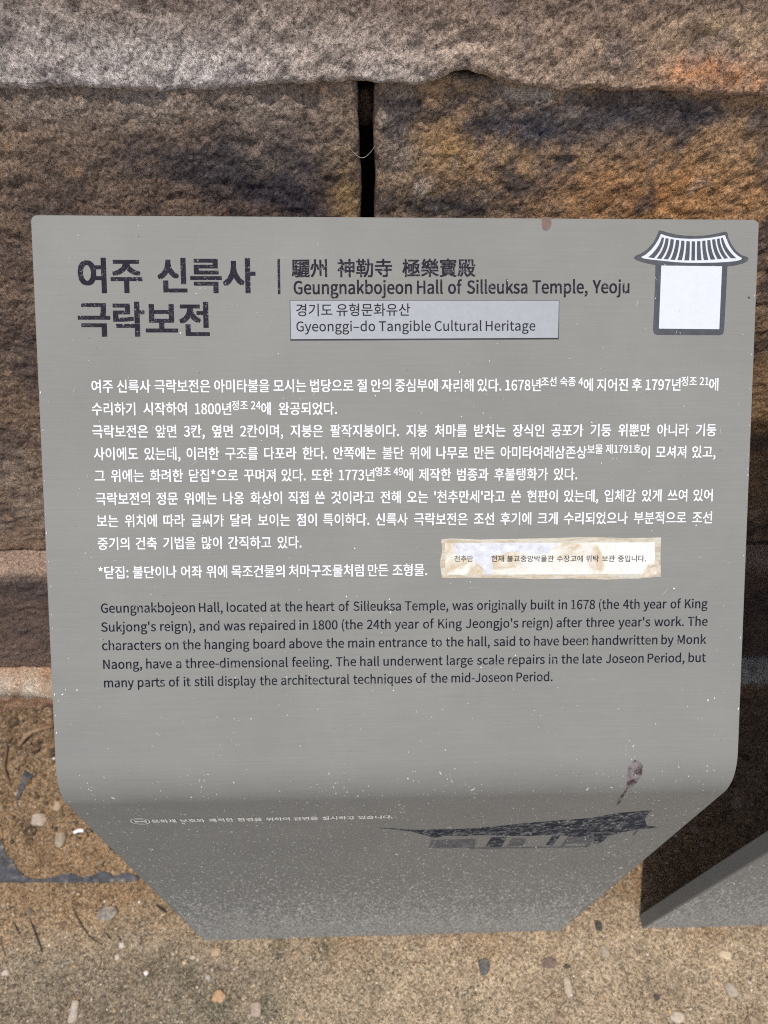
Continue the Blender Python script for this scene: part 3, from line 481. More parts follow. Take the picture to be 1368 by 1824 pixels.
# ---- lettering
# outlines of the characters used, in 1/1000 em: character, advance, contours (two symbols per number)
GLYPHS = r"""'+c*_1?)V1?)X01)k.&*K.&*]01
(,F+t1T+;1o*D0+)k.4)X,+)k)z*D(*+;%@+t%Y+,(?*Z*2*L,+*Z-|+,/n
),F*V0+)`1o)%1T)o/n*A-|*O,+*A*2)o(?)%%Y)`%@*V(*+0)z+B,++0.4
*-p+P1X*s1X*i07)N0T)=/z*Q/K)k.:*>-t+6.{,,-t,X.:+q/K--/z,u0T+Z08
,+c*^)n*4){)k)s)Q)])G):)P(q)j(Z*2(R*=(S*0&t)g&F)1&#)G%F*=%y*p&h+)(h*y)I
-,O+{,/)*,/)*+A+{+A
.+c*P)r*/){)f)r)N)Y)E)4)N(i)f(P*/(G*P(P*i(i*r)4*i)Y
0.p-+0U+c1%*A0U)J/0).,f)J*@*A(r+c(G-+(r-{*@.>,f-{/0 *r/o+c06,S/o-,.d->,f-,*g,S)Y+c)9*r)Y*@*g*.,f*@.d
1.p,K0r+^0r+20]*X0K)v0=)v/[+H/[+H)H)T)H)T(T..(T..)H,K)H
2.p,g0d+L1%*P0r)c0L)#/l)Y/7*-/d*a0)+A04,4/z,b/F,q.S,L-$+5+:)()2)((T.=(T.=)K*Z)D,A+3-N,t-s.W-X/r
3.p,h0i+P1%*Z0t)p0T)40&)f/E*:/k*n0++M04,70$,c/U,r.q,_.)+w-O*V-<*V,N,-,<,v+b-2*l,x){,C)L+M);*[)G)y)g)H*7(r)T)R({*F(U+S(G,s(a-p)P.7*i-{+i-B,O,L,s,L,x-8-E-g.(-w.x-Z0*
4.p-F0r,90r(i+R(i*o,H*o,H(T-F(T-F*o.P*o.P+`-F+` ,I/f,M/f,H+`)p+`+g.Q
6.p-(0u,;1%*g0W)[/0)4,R)T*8*S(p+z(G-2(f.&)a.D+-.+,U-<-J,(-d+F-X*e-:*2,d*N.h+:/p,?03,k0,-:/r-[/S.703-b0Z +A,o+r,x,d,d-7,+-E+--4*.,a)L+z)7+*)R*M*J*4+s*g,P
7.p.@0r)-0r)-/|-1/|+o-g+-+E*k(T+r(T,0+J,o-q.@0:
8.p,{0d+g1#*W0e)i0#)M.s)[.,*&-L*X,z*X,v)p,F)>+Z)**Z)H)M*C(a+e(G-,(a.#)L.A*T./+S-Z,9,w,f,w,k-J->-p-{.&.l-h/x +(0)+f08,P0&,{/P-1.g-(.1,h-X,>-*+D-O*a.)*H.s*W/X *T,,+0,X,9,--&+P-B*W-0)o,W)C+f)3*o)E*7)u)|*c*0+L
9.p,r0X+J1%*90a)E/f)(.@)A,r*/,#+B+c,&+n,b,4-;,d,v*`,4)W+4);*_)B*4)U)i)t)6):)e(l*G(Q+7(G,b(q-k*C.9-*-q/< +K07,C/v,z/&-:-X,`,x,,,X+Q,N*a,c*5-B*%.@*7/@*d/{
:+c*P.M*/.V)f.M)N.4)E-i)N-C)f-+*/,{*P-+*i-C*r-i*i.4 *P)r*/){)f)r)N)Y)E)4)N(i)f(P*/(G*P(P*i(i*r)4*i)Y
C/k-n0r,t1%+#0P)b/%)6,c)a*F*z(u,n(G-n(S.`(x/F)X.l*;.:)g-Z)J,r)@+P)f*Y*v*=,f*Z.S+S/b,u0--V0#.0/e.Z/@/40#.Y0P
G0E.)0q-%1%+)0P)c/%)6,c)b*F+$(u,z(G.$(R.r(q/S)D/S,q,k,q,k+|.V+|.V)l.2)T-^)E-*)@+U)f*Z*v*=,f*[.S+X/b-)0--k0#.F/d.p/@/I0#.o0O
H0m*f0r)b0r)b(T*f(T*f,N.[,N.[(T/a(T/a0r.[0r.[-F*f-F
J.[-S0r,N0r,N+,,A**+s)P+0)@*W)H*-)d)b*;(x)d)R(|*=(T+9(G,U(g->)`-S*|
K/s*f0r)b0r)b(T*f(T*f+4,3,s.`(T/o(T,n-d/K0r.:0r*h,b*f,b
M1i)b0r)b(T*](T*]-2*Z-y*P/Z*T/Z+7-d,k)F-P)F/f/Z/j/Z/^-2/^(T0[(T0[0r/D0r-i,I-5*a-1*a*y0r
N0h)b0r)b(T*a(T*a,v*_-k*U/R*Y/R+P-l.S(T/Z(T/Z0r.Z0r.Z,T.]+_.h)u.c)u-l+[*h0r
P/f)b0r)b(T*f(T*f+q,.+q-e,0.k,|/4.J.j/r-c0^,*0r *f0%+w0%-2/r-s/F.0.J-t-L-5,t+{,d*f,d
S/@-(0s,-1%*g0f)m/z)N.m)g-k*F-.+3,a,D,2-++l-W+D-h*`-U)z,y)O,$)@+2)K*F)l)d*C),)[)t({*r(T,#(G-Q(d.N)V.n*h.Y+k-|,P-.,|+=-l*h.8*T.t*f/S+=/y,-0-,n0$-L/f.#/A.T0#-r0S
T/C/#0r(t0r(t/|+I/|+I(T,N(T,N/|/#/|
Y.W)^0r(S0r+&+i+&(T,+(T,++i.X0r-P0r+X,b+T,b
a.x-/.U+t.r*y.g*/.K)N.*)r-C*H-`+&-u+e.$,Q-j,t-7-#,L*p,%)Z+<)7*1)L)6*,(Y+$(G+g(R,J(o-))=-,)=-4(T.&(T.&,B-m-a +C+J-#+h-#*(,I)Y+r)A+?)9*g)B*D)^*7*7*N*v
b/V*]1X)X1X)X(T*I(T*Q)4*U)4+/(h+d(O,?(G-[(k.Y)v.|+e.c-F-r.O,S.r+p.h+5.K*X.$*]/. *]-2+6-[+g-t,<.#-8-d-g,v-u+d-a*H-()V,0)<+a)A+3)S*])u
c.B,n.i,-.r*[.O)U-F)0+[)R)r*T(j,%(G,g(O-I(h.%)3-V)r-1)V,_)B,.);+.)U*K*F*6+[*L,r+1-c,1.#,Y-w-$-g-E-M-t.1-I.Q
d/X.T1X-P1X-P/7-U.2-%.T,M.j+m.r*P.N)R-C)1+[)M)r*B(i+b(G,G(R-&(n-V)<-Y)<-b(T.T(T ,#.#,P-w-#-e-P-C-P*.,|)^,M)D+v)<+#)U*I*D*7+]*L,r+--c
e.o-9.Q+t.r*U.N)S-D)0+[)S)s*X(j,,(G,q(N-S(c..)%-g)d-<)L,i)=,6)8+3)O*L*9*2+F.@+F.D+{.+-Q +--m+v.(,g-n-<-4-L,/*1,/*M-3
f,9+w1d+U1f*T1O)y0j)h/c)h.d(v._(v-r)h-r)h(T*k(T*k-r,--r,-.d*k.d*k/b*s0D+40i+`0u+t0s,00n,D0f,X1T,=1^
g.y,#.p+_.r*Q.Y)`-o)C,`)M+{)i+I*2+$*2*z)o*a)W*>)N)m)T)F)g)(*&(l*&(g)T(C)8&r)/&C)L%L*B$t+`$c-A%#.H%i.k&o.U(`-o)2,^)?+J)?*j)G*K)]*C){*H*<*T*Q*g*d+(*Y+C*R+_*P,l*h-Z+P-v,^-p-1-a-W-I-v.a-v.a.d,S.d,=.k +#-x+_..,A-x,k-K,{,`,k+s,@+F+_+6+$+F*S+s*C,`*S-K ,R(L-7(E-[(0-i&`-S&*,p%Y+m%I*p%U*:%w*&&P*-&p*>(7*_(T
h/K*]1X)X1X)X(T*](T*]-%+6-T+f-q,@-z,|-k-D-;-O,@-O(T.R(T.R,L.@-j-c.X,].r+q.f+4.D*X-o*]/.
i+`*].d)X.d)X(T*](T *N1;*.1C)g1;)R1&)J0a)R0@)g0+*./|*N0+*d0@*l0a*d1&
j+`*].d)Y.d)Y&o)T&5)?%i(o%[(:%f(($y(>$r(Y$m(x$k)w%(*M%g*]&o *M1;*.1C)g1;)Q1&)I0a)Q0@)g0+*./|*M0+*d0@*l0a*d1&
k.m*Z1X)X1X)X(T*Z(T*Z*3+i+R-W(T.c(T,E,8.J.d-<.d*_+M*Z+M
l+i*]1X)X1X)X)i)c)%*)(U*a(G+=(O+0)=*i)?*`)K*])c
m3*->.e,O.r+j.e+1.C*V-m*T-m*K.d)X.d)X(T*](T*]-%+4-T+b-q,4-z,n-k-6-;-A,@-A(T.D(T.D-%.v-T/J-q/v-z0V-k0x-;1*,@1*(T2-(T2-,L1t-j1=.X09.r/Q.e.o.?.5-b-p.@
n/N-c.X,].r+p.e+3.C*V-m*T-m*K.d)X.d)X(T*](T*]-%+6-T+f-q,@-z,|-k-D-;-O,@-O(T.R(T.R,L.@-j
o/J-G.O+|.r*W.O)T-F)0+[)T)r*W(j+|(G-G(j.J)r.o+[.J-F +)-c+|.#,w-c-U,r-j+[-U*F,w)U+|);+))U*J*F*6+[*J,r
p/X-r.O,S.r+n.g+3.J*T.#*K.d)X.d)X$x*]$x*](&*Y).+3(d+f(N,?(G-[(k.Y)v.|+e.c-F *]-2+6-[+g-t,<.#-8-d-g,v-u+d-a*H-()V,0)<+a)A+4)S*])u
q/X,N.j+m.r*P.N)R-C)1+[)M)r*B(i+b(G,F(Q-$(m-U);-P(0-P$x.T$x.T.d-d.d-Z.0-(.T ,#.#,P-w-#-e-P-C-P*.,|)^,M)D+v)<+#)U*I*D*7+]*L,r+--c
r,y,V.q,@.r+_.d+).<*V-X*T-X*K.d)X.d)X(T*](T*],Q+--C+^-l,4-x,j-o,{.f,j.m
s-q,-.i+E.r*8.])P.$):-/)R,;*5+c+d+*,9*b,L*3,@)a+v)B+9)6*U)>)z)U)H)x(u):)V(l*C(Q+6(G,J(^-4)?-K*8-2+2,L+e*v,D*J,b*9-3*D-[*f-x+F.*+t.#,C-k,j-R-=.3,g.R
t,n*l0L)x0L)n.d(p._(p-r)i-r)i*L)w)E*O(_+R(G+u(J,?(Q,`([,M)H,9)A,#);+h)9+5)E*t)j*l*I*l-r,O-r,O.d*l.d
u/K*T.d)P.d)P*l)c)N*A(`+G(G,3(S,n(v-J)Q-M)Q-T(T.H(T.H.d-E.d-E*B,m)g,=)H+c)>+()M*_*#*T*w
v.M)i.d(b.d*v(T,0(T.@.d->.d+U)F+P)F
w1_)u.d(p.d*V(T+i(T-*-^-/-^.J(T/b(T1D.d0D.d/,)J/&)J-].d,[.d+:)J+5)J*n+1
y.M)i.d(b.d+3(S+&(**d&F*;%u)^%f)3%o(z%$)4$x)I$t)b$s*f%3+N%w,#(%.@.d-?.d,5+>+b)T+])T
–.]..,,)*,,)*+F..+F
勒3u+%2**>2**>0{).0{).0>*>0>*>.`+O.`+O-x)M-x)M+A+O+A+O*H)$*H)$)`+O)`+O&],>&],>)`.^)`.^*H,>*H,>+A.B+A.B-x,>-x,>.`-R.`-R0>.Z0>.Z0{-R0{-R2*,i2*,i0{+%0{ 0j2(/z2(/x/M.?/M.?.`/u.`/],+.v)u-T(:-i(+.#&p.3&]/^)N0I+p0e.`2?.`25+A2&)J1l(^1c(S1W(O0*(R04(<0;&|0?&e1h&d2*&i2@&u2T(12n)+3#+83//M0g/M +%/C+%0>,i0>,i/C *4-;+Q-;+Q,$*4,$ ,;-;-Y-;-Y,$,;,$
寶3u*^,l*^)0,I)0+M(j*@(M)1(8)`&^*z&w,;(@-D(j,m)0/J)0.|(h0@(E1R&{2N&Z37(02?(M16(l0$)01{)01{,l +N,<1.,<1.+g+N+g +N+:1.+:1.*c+N*c +N*61.*61.)_+N)_ .E24-U1{-q1A)F1A)F/g*,/g*,/N+V/N+V.w*8.w*8.J+V.J+V-q)U-g)[-/-o-I-p.#,>-u,>.J-].J-].w,>.w,>/N-l/N-l0%*20%*20[2<0[2</g3+/g3+1A.n1A /[0H.|0Q.g0,.I/^.#/:.K.z.%.z.%.L0&.L0&-c/&-c/&.<.G.<.G-62L-62L.<1j.<1j-c0h-c0h.L2l.L2l.z0h.z0h/M28/M28/z/F/z /(/M0&/M0&.z.X.z
寺3u.[2--f2--f0i*-0i*-/y-f/y-f.M)/.M)/-_/m-_/m,9)E,9)E+I/m+I/m(l/k(`/d(Y-j(X.%($.,&f.|&g/`&j03&s0N(*0^(C0b(k0b+I31+I31,90b,90b-_3A-_3A.M.[.M.[/y2P/y2P0i.[0i ,6*U+R+4*n*g+P*-,.)F,T(f->)8,n)q
州3u,+1t+81t+8.E+.,:*S*3)4(?)G(.)[&r)k&_+>)c+x,$,+.E *a/+)y/=)c.9)C-5(r,=)Z+z**,t*I.# /@1^.N1^.N(I/@(I 2d1w1q1w1q&i2d&i -L./-)/-,C.o,e-o-&,n-7+y-z,<-i-/ 0h.;08/6/V.s0+-v0Q,u0l,(1R,I18-<
極3u+/2.*G2.*G/w)//w)//0*E/0)|-S)L+|(o*j)=)y)a*g**+f*G,o*G&`+/&`+/-Q+i,,,<,b+/.T+//0,2/0,2/w+//w 3F(v+o(v+o(33F(3 2k142;1V2,1S,N1S,N0k180k0U0B/m/v/+/W/**)/$)|-f)|-y)=.X)=/,)@/L)H/a)U/k)k/n*1/n/60u/i1v0K 3%/$2X/10B/00B.L29.L2--l1w-61e,]0l-n0>-K1H+x0|+;0R*b/|*80O)a0{*.1J*^1o+<2G*<2Y)o32*=2u*k2W+D25+{2S,r2m-s ,H/#,H*9,|*9,|*w.N*x.N/# ,|.A-s.A-s+U,|+U
樂3u.c1|-u20-`1#,g1#,g,a/e,a/e1#.C1# -P0B.y0B.y/3-P/3 -P.S.y.S.y-C-P-C 2(1p1B2,0|100Z0A05/Y0&/J/s/C0/.^0@.d0e.l1T.w0L-J08-70%-.09,H0Q,P14,Z2W,k2b,<3>,N33-%2i.;25.,2I-E1)-81l.22Q/7330?2R0`1y/Y0p/M1=051a1$ +I1n*f2+*F13*$0F)g/v)X/b)K/R)>/K)R.i)c.o*m/%)d-T)O-@)<-7)Q,R)i,[*K,f+n,y+v,D,T,S,K-/,>-l,..L+R.@+d-S*B-C++.>+j/B,K0K+m0j+7/_*;/U*a0:+*1% ._,F-k,F-k+c)0+c)0*{-7*{+|*)*R)>(|(g)T()+)(b,R)U-k*W-k&_._&_._*[0#)Z1R(d3%()34(>3F(T3X(g2*)@0T*,/9*{3?*{3?+c._+c
殿3u)^1_)^-c)Y+z)D*.(l(I)%(?);(1)L&{**)l*B+o*G-d*G/(.B/(.B1_ *G0|-U0|-U/e*G/e /81]/80)/3/G.u.g.@.3.M-{.[-e.f-O/Q.:/r/0/z0&/z0r1P0r1P.|1V.C1m.#2B-s3M-x3H.[2H.V2?.Y2;.e2:1] +y.h+A.h+A-O*I-O*I,k+A,k+A+A*?+A*?*[.T*[.T+A-X+A-X,k.<,k.<-O-X-O-X.h,y.h,y-O+y-O 2|-*2O-;2C-8.S-8.S,L.{,L.s,J/;+H/d*O0<)`/Y)/.p(a.*(B.9(0.R&^/A(%0-(P0l)*1M(P26(%3%&^3C(03T(C2e(a2#).1C)^2&*Y2X+g /[,L2&,L1c+[1>*s0l*80A*t/x+^ +y+A+y,k,y,k,y+A -l)f-G*>,h*&-1)M-P(q-f(@.I(].2)2 ,-*(+E*8+,)N*e(i*?(3*w&g+E(I+j)7
神3u+E1Y*{2+*@1c*c16+*0`+B05,&0^+g1, 0Z2,/j2,/j0>-H0>-H*;.5*;.5*k/j*k/j&^0Z&^0Z*k29*k29*B3)*B3)0>0Z0> .5/R/j/R/j-x.5-x 0Z/R29/R29-x0Z-x .5-4/j-4/j+V.5+V 0Z-429-429+V0Z+V -&/o,Y03,L00)000)0/C,%/C+3-z*+,g(u+m)(+X)=*|)h+C*8+i*c,9*c&^+O&^+O,V,_+/-3+n+_-E,5.1,_.{
驪3u031d-L1d-L1.031. 3G1d0K1d0K1.3G1. )I1Z)I+^,P+^,J*P,(+@+_+4+t*a,-*1,9)a,E)f,>)+,6(`,-(L,%(E+v(B*t(D+#(1+)&u+,&`,+&`,@&d,P&l,`&{,t(V-))o-6,E+i,E+i-J-$-J-$..+i..+i/6-$/6-$/r+i/r+i0t-,0t-,1Z *-/r*-0t+/0t+//r -W0^-W.Y./.Y./0./U0./U.Y/x.Y0/.,-[.,-[+]-X*L-H)4,z($-S&^-x(].3)g.<*p.^*p.^(p.Y(V.N(I.A(C.W&W.m&a/H&o0[(/0W(c/>(L/>)S0W)S0W*+/>*+/>*p0s*p0s(Y0y(+17&m1g&g2c&g3/&o3E(63O(w3=(|3*)*2u)32q(]2j(H2Z(C1^(D1V(K1T(Y1T):2-)L2b)c3:)|2p*K1T)j1T*p31*p31,k1P,k1P-M3I-M3I.,0r.,0a.Y16.Y160.2a0.2a.Y3:.Y3:0^0^0^0^.a0V.q0/.f0/0^ 1x/t1N/f1w.c2I.s .r/p.I/d.n.c/>.r/5/4 *-..*-/6+//6+/.. .>,k.>-M/;-M/;,k /s,k/s-M0r-M0r,k *-,E*--J+/-J+/,E .>,:/;,:/;+G.>+G 1P,:2S,:2S+G1P+G /s+G/s,:0r,:0r+G +T*L+C++*y+#+/*D+<)d+C)1+j);+c)m )u*s)I+))@*7)3)?({(R)O(?)_). *e*8*[*x*6*s*>*3*C)K*C(k*j(p*j)P
가3#1$1x0*1x0*&`1$&`1$,|2^,|2^-i1$-i .D0o)^0o)^0)-I0),l-j+F+q)3*B)b)Z,F+W-t.&
간3#1,1x001x00*J1,*J1,.&2Y.&2Y.n1,.n +[+5*a+5*a&s1S&s1S(_+[(_ .A11)T11)T0D-?0D,a.b+:-B)/,D)R+Y,+,q-f.f
감3#*Z+]*Z&l1,&l1,+] +T*q02*q02(V+T(V 1,1x011x01,.1,,.1,._2Y._2Y/K1,/K .>1<)U1<)U0Q-<0Q,`.v+:-^)-,h)N,#,*-2-d.x
건3#1V1w0[1w0[.i.G.i.G-|0[-|0[*B1V*B .K11)j11)j0D-I0D,i._+B-<)<,=)`+R,6,m-p.e ,%+.+*+.+*&s1n&s1n(_,%(_
것3#1V1w0[1w0[/(.I/(.I.;0[.;0[*|1V*| .E1/)j1/)j0C-D0C,h.b+E-C)=,F)b+],7,t-m.f .d+q-j+q-j+G->*(,))%*C(K*e&b,4(2-G(w.:)|/,(x0>(31f&d2/(M0J)(/5*).d+G
게3#1o1x0x1x0x&_1o&_ /b1`.l1`.l-f-%-f->.`-M/]-Q0])U0])U/q,W/q,,-n*y,().*U)_)r*x*k+x+n,a,{.l,{.l(4/b(4
경3#0%+J.8+`,I+J+9*g*m)b+9([,I&x.8&c0%&x16([1[)b16*g ,u*i.8*v/S*i0F*C0b)b0F)&/S(Z.8(M,u(Z,))&+g)b,)*C 1V1w0[1w0[0(.>0(.H13)i13)i0G-F0G,i.i+D-L):,S)]+j+Z,Z---j.)/=0[/=0[-u-x-u-x-00[-00[+j1V+j
고3#1>0u*-0u*-000C000B.W09-)/z+:0v+014-$1=.U -_-U,e-U,e)s).)s).)-2G)-2G)s-_)s
공3#/Z+8-d+L+m+8*X*W*1)U*X(T+m&u-d&a/Z&u0p(T1>)U0p*W ,@*X-d*e//*X0&*40D)U0&(y//(U-d(I,@(U+H(y++)U+H*4 171I*71I*70_0=0_0</g06.t0$-w0w-n10.m16/d -q/0,w/0,w-2)/-2)/,F2F,F2F-2-q-2
과3#.h0m)W0m)W0(-n0(-m/+-e-m-S,;.M,4.`-t.g/; ,.-r+4-r+4*e)$*b)/)u+-)w-=*(/N*>/I+#.B*s,.*g 0|1x0(1x0(&_0|&_0|,o2[,o2[-^0|-^
관3#.h11)`11)`0D-o0D-m/]-g.f-V-^.P-U.a.k.g/m ,1.p+7.p+7,])(,Z)1+o+0+q-B+{/S,:/N,x.G,m-=,e,1,` 1.1x021x02*61.*61.-l2W-l2W.Y1..Y +U*u*Z*u*Z&s1K&s1K(_+U(_
교3#1@0u*+0u*+000F000E.M0=-#0%+@0y+717,z1?.K ,A-<+F-<+F)s).)s).)-2G)-2G)s.q)s.q-<-w-<-w)s,A)s
구3#141<*<1<*<0Q0:0Q09/D02.7/w,q).,q).,+-;,+-;&^.6&^.6,+2G,+2G,q0t,q1-.713/D
그3#2G)x).)x).)22G)2 120p*/0p*/0+080+07.K0-,o/m*v0i*m1(,m11.J
극3#1>+@*-+@*-*U0C*U0C&]1>&] 181L*>1L*>0a0>0a0=/o06.n0%-Z).-Z).,o2J,o2J-Z0z-Z11.p17/r
글3#181P*>1P*>0f0>0f0=0$07/00(..)...).-C2J-C2J..1#..12/4170+ 1:,A*7,A*7+W0@+W0@*L*9*L*9&j1Q&j1Q(S+3(S+3)e1:)e
금3#*;+K*;&k1;&k1;+K +4*b0A*b0A(V+4(V 181G*>1G*>0[0>0[0=/i06.j0#-Z).-Z).,o2J,o2J-Z0x-Z11.j17/j
기3#1T1x0Y1x0Y&_1T&_ .R0n)d0n)d0*-V0*,z-j+T+q)9*B)f)W,Q+T.(.#
꾸3#-418)q18)q0L,;0L,7/U,*.F+g,y).,y).,3-<,3-<&_.7&_.7,32G,32G,y0{,y19.X1B/p1C18-w18-w0L0I0L0F/U0=.F0%,y,d,y-(.a-20#
나3#1$1x0*1x0*&`1$&`1$-)2^-)2^-o1$-o *L0w)R0w)R*<+u*?-S*L/8*e/.+R-P+:+y+-*L+)
년3#1V1w0[1w0[0Y-d0Y-d/o0[/o0[.]-d.]-d-r0[-r0[*@1V*@ *^15)d15)d+p+z+s-K+|/%,8.v-$-K,k,&,`*^,] +w*{*|*{*|&s1o&s1o(_+w(_
는3#2I,c)-,c)-+x2I+x +>1V*D1V*D.,1C.,1C.p+>.p +9*u*>*u*>&u1H&u1H(a+9(a
니3#1R1x0X1x0X&_1R&_ *b0w)h0w)h*?*Y*?,9*C-t*Q/^*l/R+Y-q+A,;+3*b+/
다3#1$1x0*1x0*&^1$&^1$--2b--2b-s1$-s )U0x)U*7,/*9-b*B/8*U/.+D-^+1,2+(*O+$*O03.@03.@0x
단3#1,1x011x01*P1,*P1,..2Z..2Z.t1,.t +[+:*b+:*b&s1T&s1T(_+[(_ )X1))X,@,;,B-i,L/3,`/)-K-f-9,?-/*R--*R0=./0=./1)
닫3#1,1x011x01,21,,21,.f2Y.f2Y/R1,/R )X1<)X,f,;,i-i,s/3--/)-r-f-`,?-U*R-S*R0P.-0P.-1< *`+W*`&k1E&k1E(V+Z(V+Z*l14*l14+W
달3#)V1C)V-1,8-3-g-=/3-Q/).;-c.(,;-x*P-u*P0X.-0X.-1C 1,1x011x01,i1,,i1,/#2Y/#2Y/j1,/j 1,,:*V,:*V+O02+O02*J*X*J*X&k1L&k1L(V+Q(V+Q)c1,)c
당3#/Z+E-m+Z,$+E*o*c*J)^*o(X,$&v-m&a/Z&v0i(X14)^0i*c ,P*c-m*p//*c/{*>0<)^/{)#//(X-m(K,P(X+^)#+C)^+^*> 1-1x011x01+n1-+n1-.O2Y.O2Y/<1-/< )V12)V,^,;,`-j,i/3,|/*-h-g-U,>-K*P-I*P0F.-0F.-12
데3#1o1x0w1x0w&_1o&_ /g1c.q1c.q.%,_.%,_-9.q-9.q(5/g(5 )P0a)P*0+Y*2,l*9-y*J-q+7,l+&+d*y*I*v*I/u-C/u-C0a
도3#*>1.*>,E-=,E-=)f).)f).(y2J(y2J)f.7)f.7,E1C,E1C-0+9-0+90B1:0B1:1.
되3#1O1x0T1x0T&^1O&^ )w0z)w,f,&,f,&*c)3*`)>)r+F)t-_*$/y*;/r*y,{*f,{,f/4,f/4-Q*q-Q*q06/006/00z
둥3#2H-0).-0).,D-=,D-=+D+^+,*X*M*8)S*^(R+q&t-g&a/]&t0o(R1;)S0t*M/q+,.8+D.8,D2H,D ,D*Q-g*]//*Q0$*00@)S0$(v//(T-g(H,D(T+O(v+4)S+O*0 *=1M*=.+1@.+1@.o+7.o+70d1:0d1:1M
든3#2H,g).,g).+|2H+| *=1P*=-r1B-r1B.^+8.^+80f1:0f1:1P +9*t*?*t*?&t1I&t1I(`+9(`
따3#141y091y09&_14&_14-.2_-.2_-u14-u )H0q)H*C*S*D+?*I,6*V,.+C+N+9*s+3*C+1*C0,,$0,,$0q ,X0q,X*C.&*D.r*J/d*X/[+E.x+9.;+3-Q+0-Q0,/?0,/?0q
또3#.$0{.$,I1c,I1c-5.y-5.y061X061X0{ .6+u-<+u-<)g).)g).({2J({2J)g.6)g )u0z)u,I+P,K,P,R-V,c-N-O,W-A+c-9*p-6*p05-F05-F0z
라3#1$1x0+1x0+&^1$&^1$-*2b-*2b-q1$-q .10|)Q0|)Q07-707-7.*)S.*)S*/,0*2-d*</<*P/4+<-b+),3*x*M*v*M->.1->
락3#1,+1*H+1*H*E01*E01&`1,&` .21A)S1A)S0U-90U-9/7)U/7)U,8,.,:-a,D/:,V/2-B-^-0,1-&*O-$*O.N.2.N 1,1w011w01+b1,+b1,.R2Z.R2Z/?1,/?
래3#-<0n)J0n)J0(,D0(,D-|)L-|)L*.+E*0,]*7-|*H-u+4,`+$+Q*w*D*u*D-7-<-7 1n1x0w1x0w-s/N-s/N1d.Y1d.Y(5/N(5/N-.0w-.0w&_1n&_
러3#1U1x0[1x0[.#.`.#.`-70[-70[&^1U&^ .)0|)M0|)M07-007-0.2)P.2)P*.+{*0-O*:.{*L.t+9-N+&,&*w*J*u*J-F.)-F
럼3#*p+A*p&k1V&k1V+A +j*X0]*X0](V+j(V 1V1w0[1w0[/].c/].c.q0[.q0[+t1V+t .*1I)R1I)R0^-10^-1/=)T/=)T,?+z,A-M,I.|,Z.u-F-L-6,&-.*N-,*N.U.*.U
려3#1U1x0[1x0[/Y.Y/Y.Y.m0[.m0[,k.S,k.S,$0[,$0[&^1U&^ -y1$)M1$)M09-&09-&.-)P.-)P*(+l**-<*2.l*C.e+0-<*y+r*p*J*n*J-B-y-B
로3#1<14*:14*:0H0B0H0B.m*<.m*<+]-=+]-=)d).)d).(w2J(w2J)d.7)d.7+]1Q+]1Q,H+6,H+6.*1<.*
륵3#2I,I)-,I)-+_2I+_ 1=*e*1*e*1)y0B)y0B&`1=&` 181_*=1_*=0v0>0v0>/q*?/q*?-C1K-C1K.,+9.,+9/318/3
를3#2I-3)--3)-,K2I,K 1;+[*7+[*7*x0A*x0A*+*9*+*9&k1X&k1X(N+3(N+3)J1;)J 181]*=1]*=0z0>0z0>00*?00*?-w1H-w1H.Z+9.Z+9/P18/P
리3#1S1x0Y1x0Y&^1S&^ .J0|)a0|)a07-N07-N.+)c.+)c*0,<*3-y*</e*Q/]+=-v+*,>*y*_*v*_-@.J-@
마3#)R0u)R*<.9*<.90u *K02-?02-?+&*K+& 1$1x0*1x0*&_1$&_1$-(2b-(2b-o1$-o
만3#)S1$)S,;.;,;.;1$ *L0:-B0:-B-%*L-% 1,1x011x01*H1,*H1,.&2Y.&2Y.m1,.m +[+/*b+/*b&s1T&s1T(_+[(_
많3#)S1;)S-*.;-*.;1; *L0Q-B0Q-B-n*L-n 0Q*F/R*V.R*F-q)t-Z)/-q(C.R&q/R&a0Q&q13(C1I)/13)t .z)l/R)t0*)l0K)S0W)/0K(c0*(K/R(B.z(K.X(c.L)/.X)S 1,1x011x01,b1,,b1,.o2Y.o2Y/[1,/[ /|,U/*,U/*+^,x+^,x*x2,*x2,+^/|+^ +-+h*4+h*4&w+L&y,B(*-?(?-2)),K(q+f(h+-(d
며3#1V1x0]1x0]/N.5/N.50w)R0w)R*;.5*;.5+r0]+r0]&^1V&^ *L04-<04-<+$*L+$ .5.c0].c0],^.5,^
면3#1V1w0[1w0[00.<00.<1()X1()X,9.<,9.<-20[-20[*J1V*J *Q0=-C0=-C,|*Q,| .</C0[/C0[-w.<-w +u+-*z+-*z&s1l&s1l(_+u(_
모3#*61,*6,:-=,:-=)h).)h).({2J({2J)h.7)h.7,:1>,:1>1, +/0A0E0A0E-#+/-#
목3#*?1Q*?.%-=.%-=,f).,f).+z2G+z2G,f.8,f.8.%16.%161Q +80h0=0h0=.j+8.j 1:*u*1*u*1*10?*10?&_1:&_
무3#*>1E*>-D18-D181E +70Z0>0Z0>..+7.. 2I+{)-+{)-+6-<+6-<&`.6&`.6+62I+6
문3#*?1L*?-p16-p161L +80c0=0c0=.Y+8.Y 2I,b)-,b)-+v-D+v-D)o.>)o.>+v2I+v +8*n*=*n*=&s1F&s1F(_+8(_
물3#*@1Y*@.M15.M151Y +90p0;0p0;/7+9/7 2G-Z).-Z).,p-<,p-<+p*9+p*9+/0=+/0=*8*;*8*;&i1Q&i1Q(Q+4(Q+4)S16)S16+p.7+p.7,p2G,p
미3#)b0w)b*9.I*9.I0w *[04-Q04-Q+#*[+# 1R1x0W1x0W&^1R&^
박3#1,+5*H+5*H*I01*I01&_1,&_ *M1>)S1>)S,J.>,J.>1>-D1>-D/b*M/b *M.x-D.x-D-5*M-5 1,1x011x01+f1,+f1,.O2Y.O2Y/<1,/<
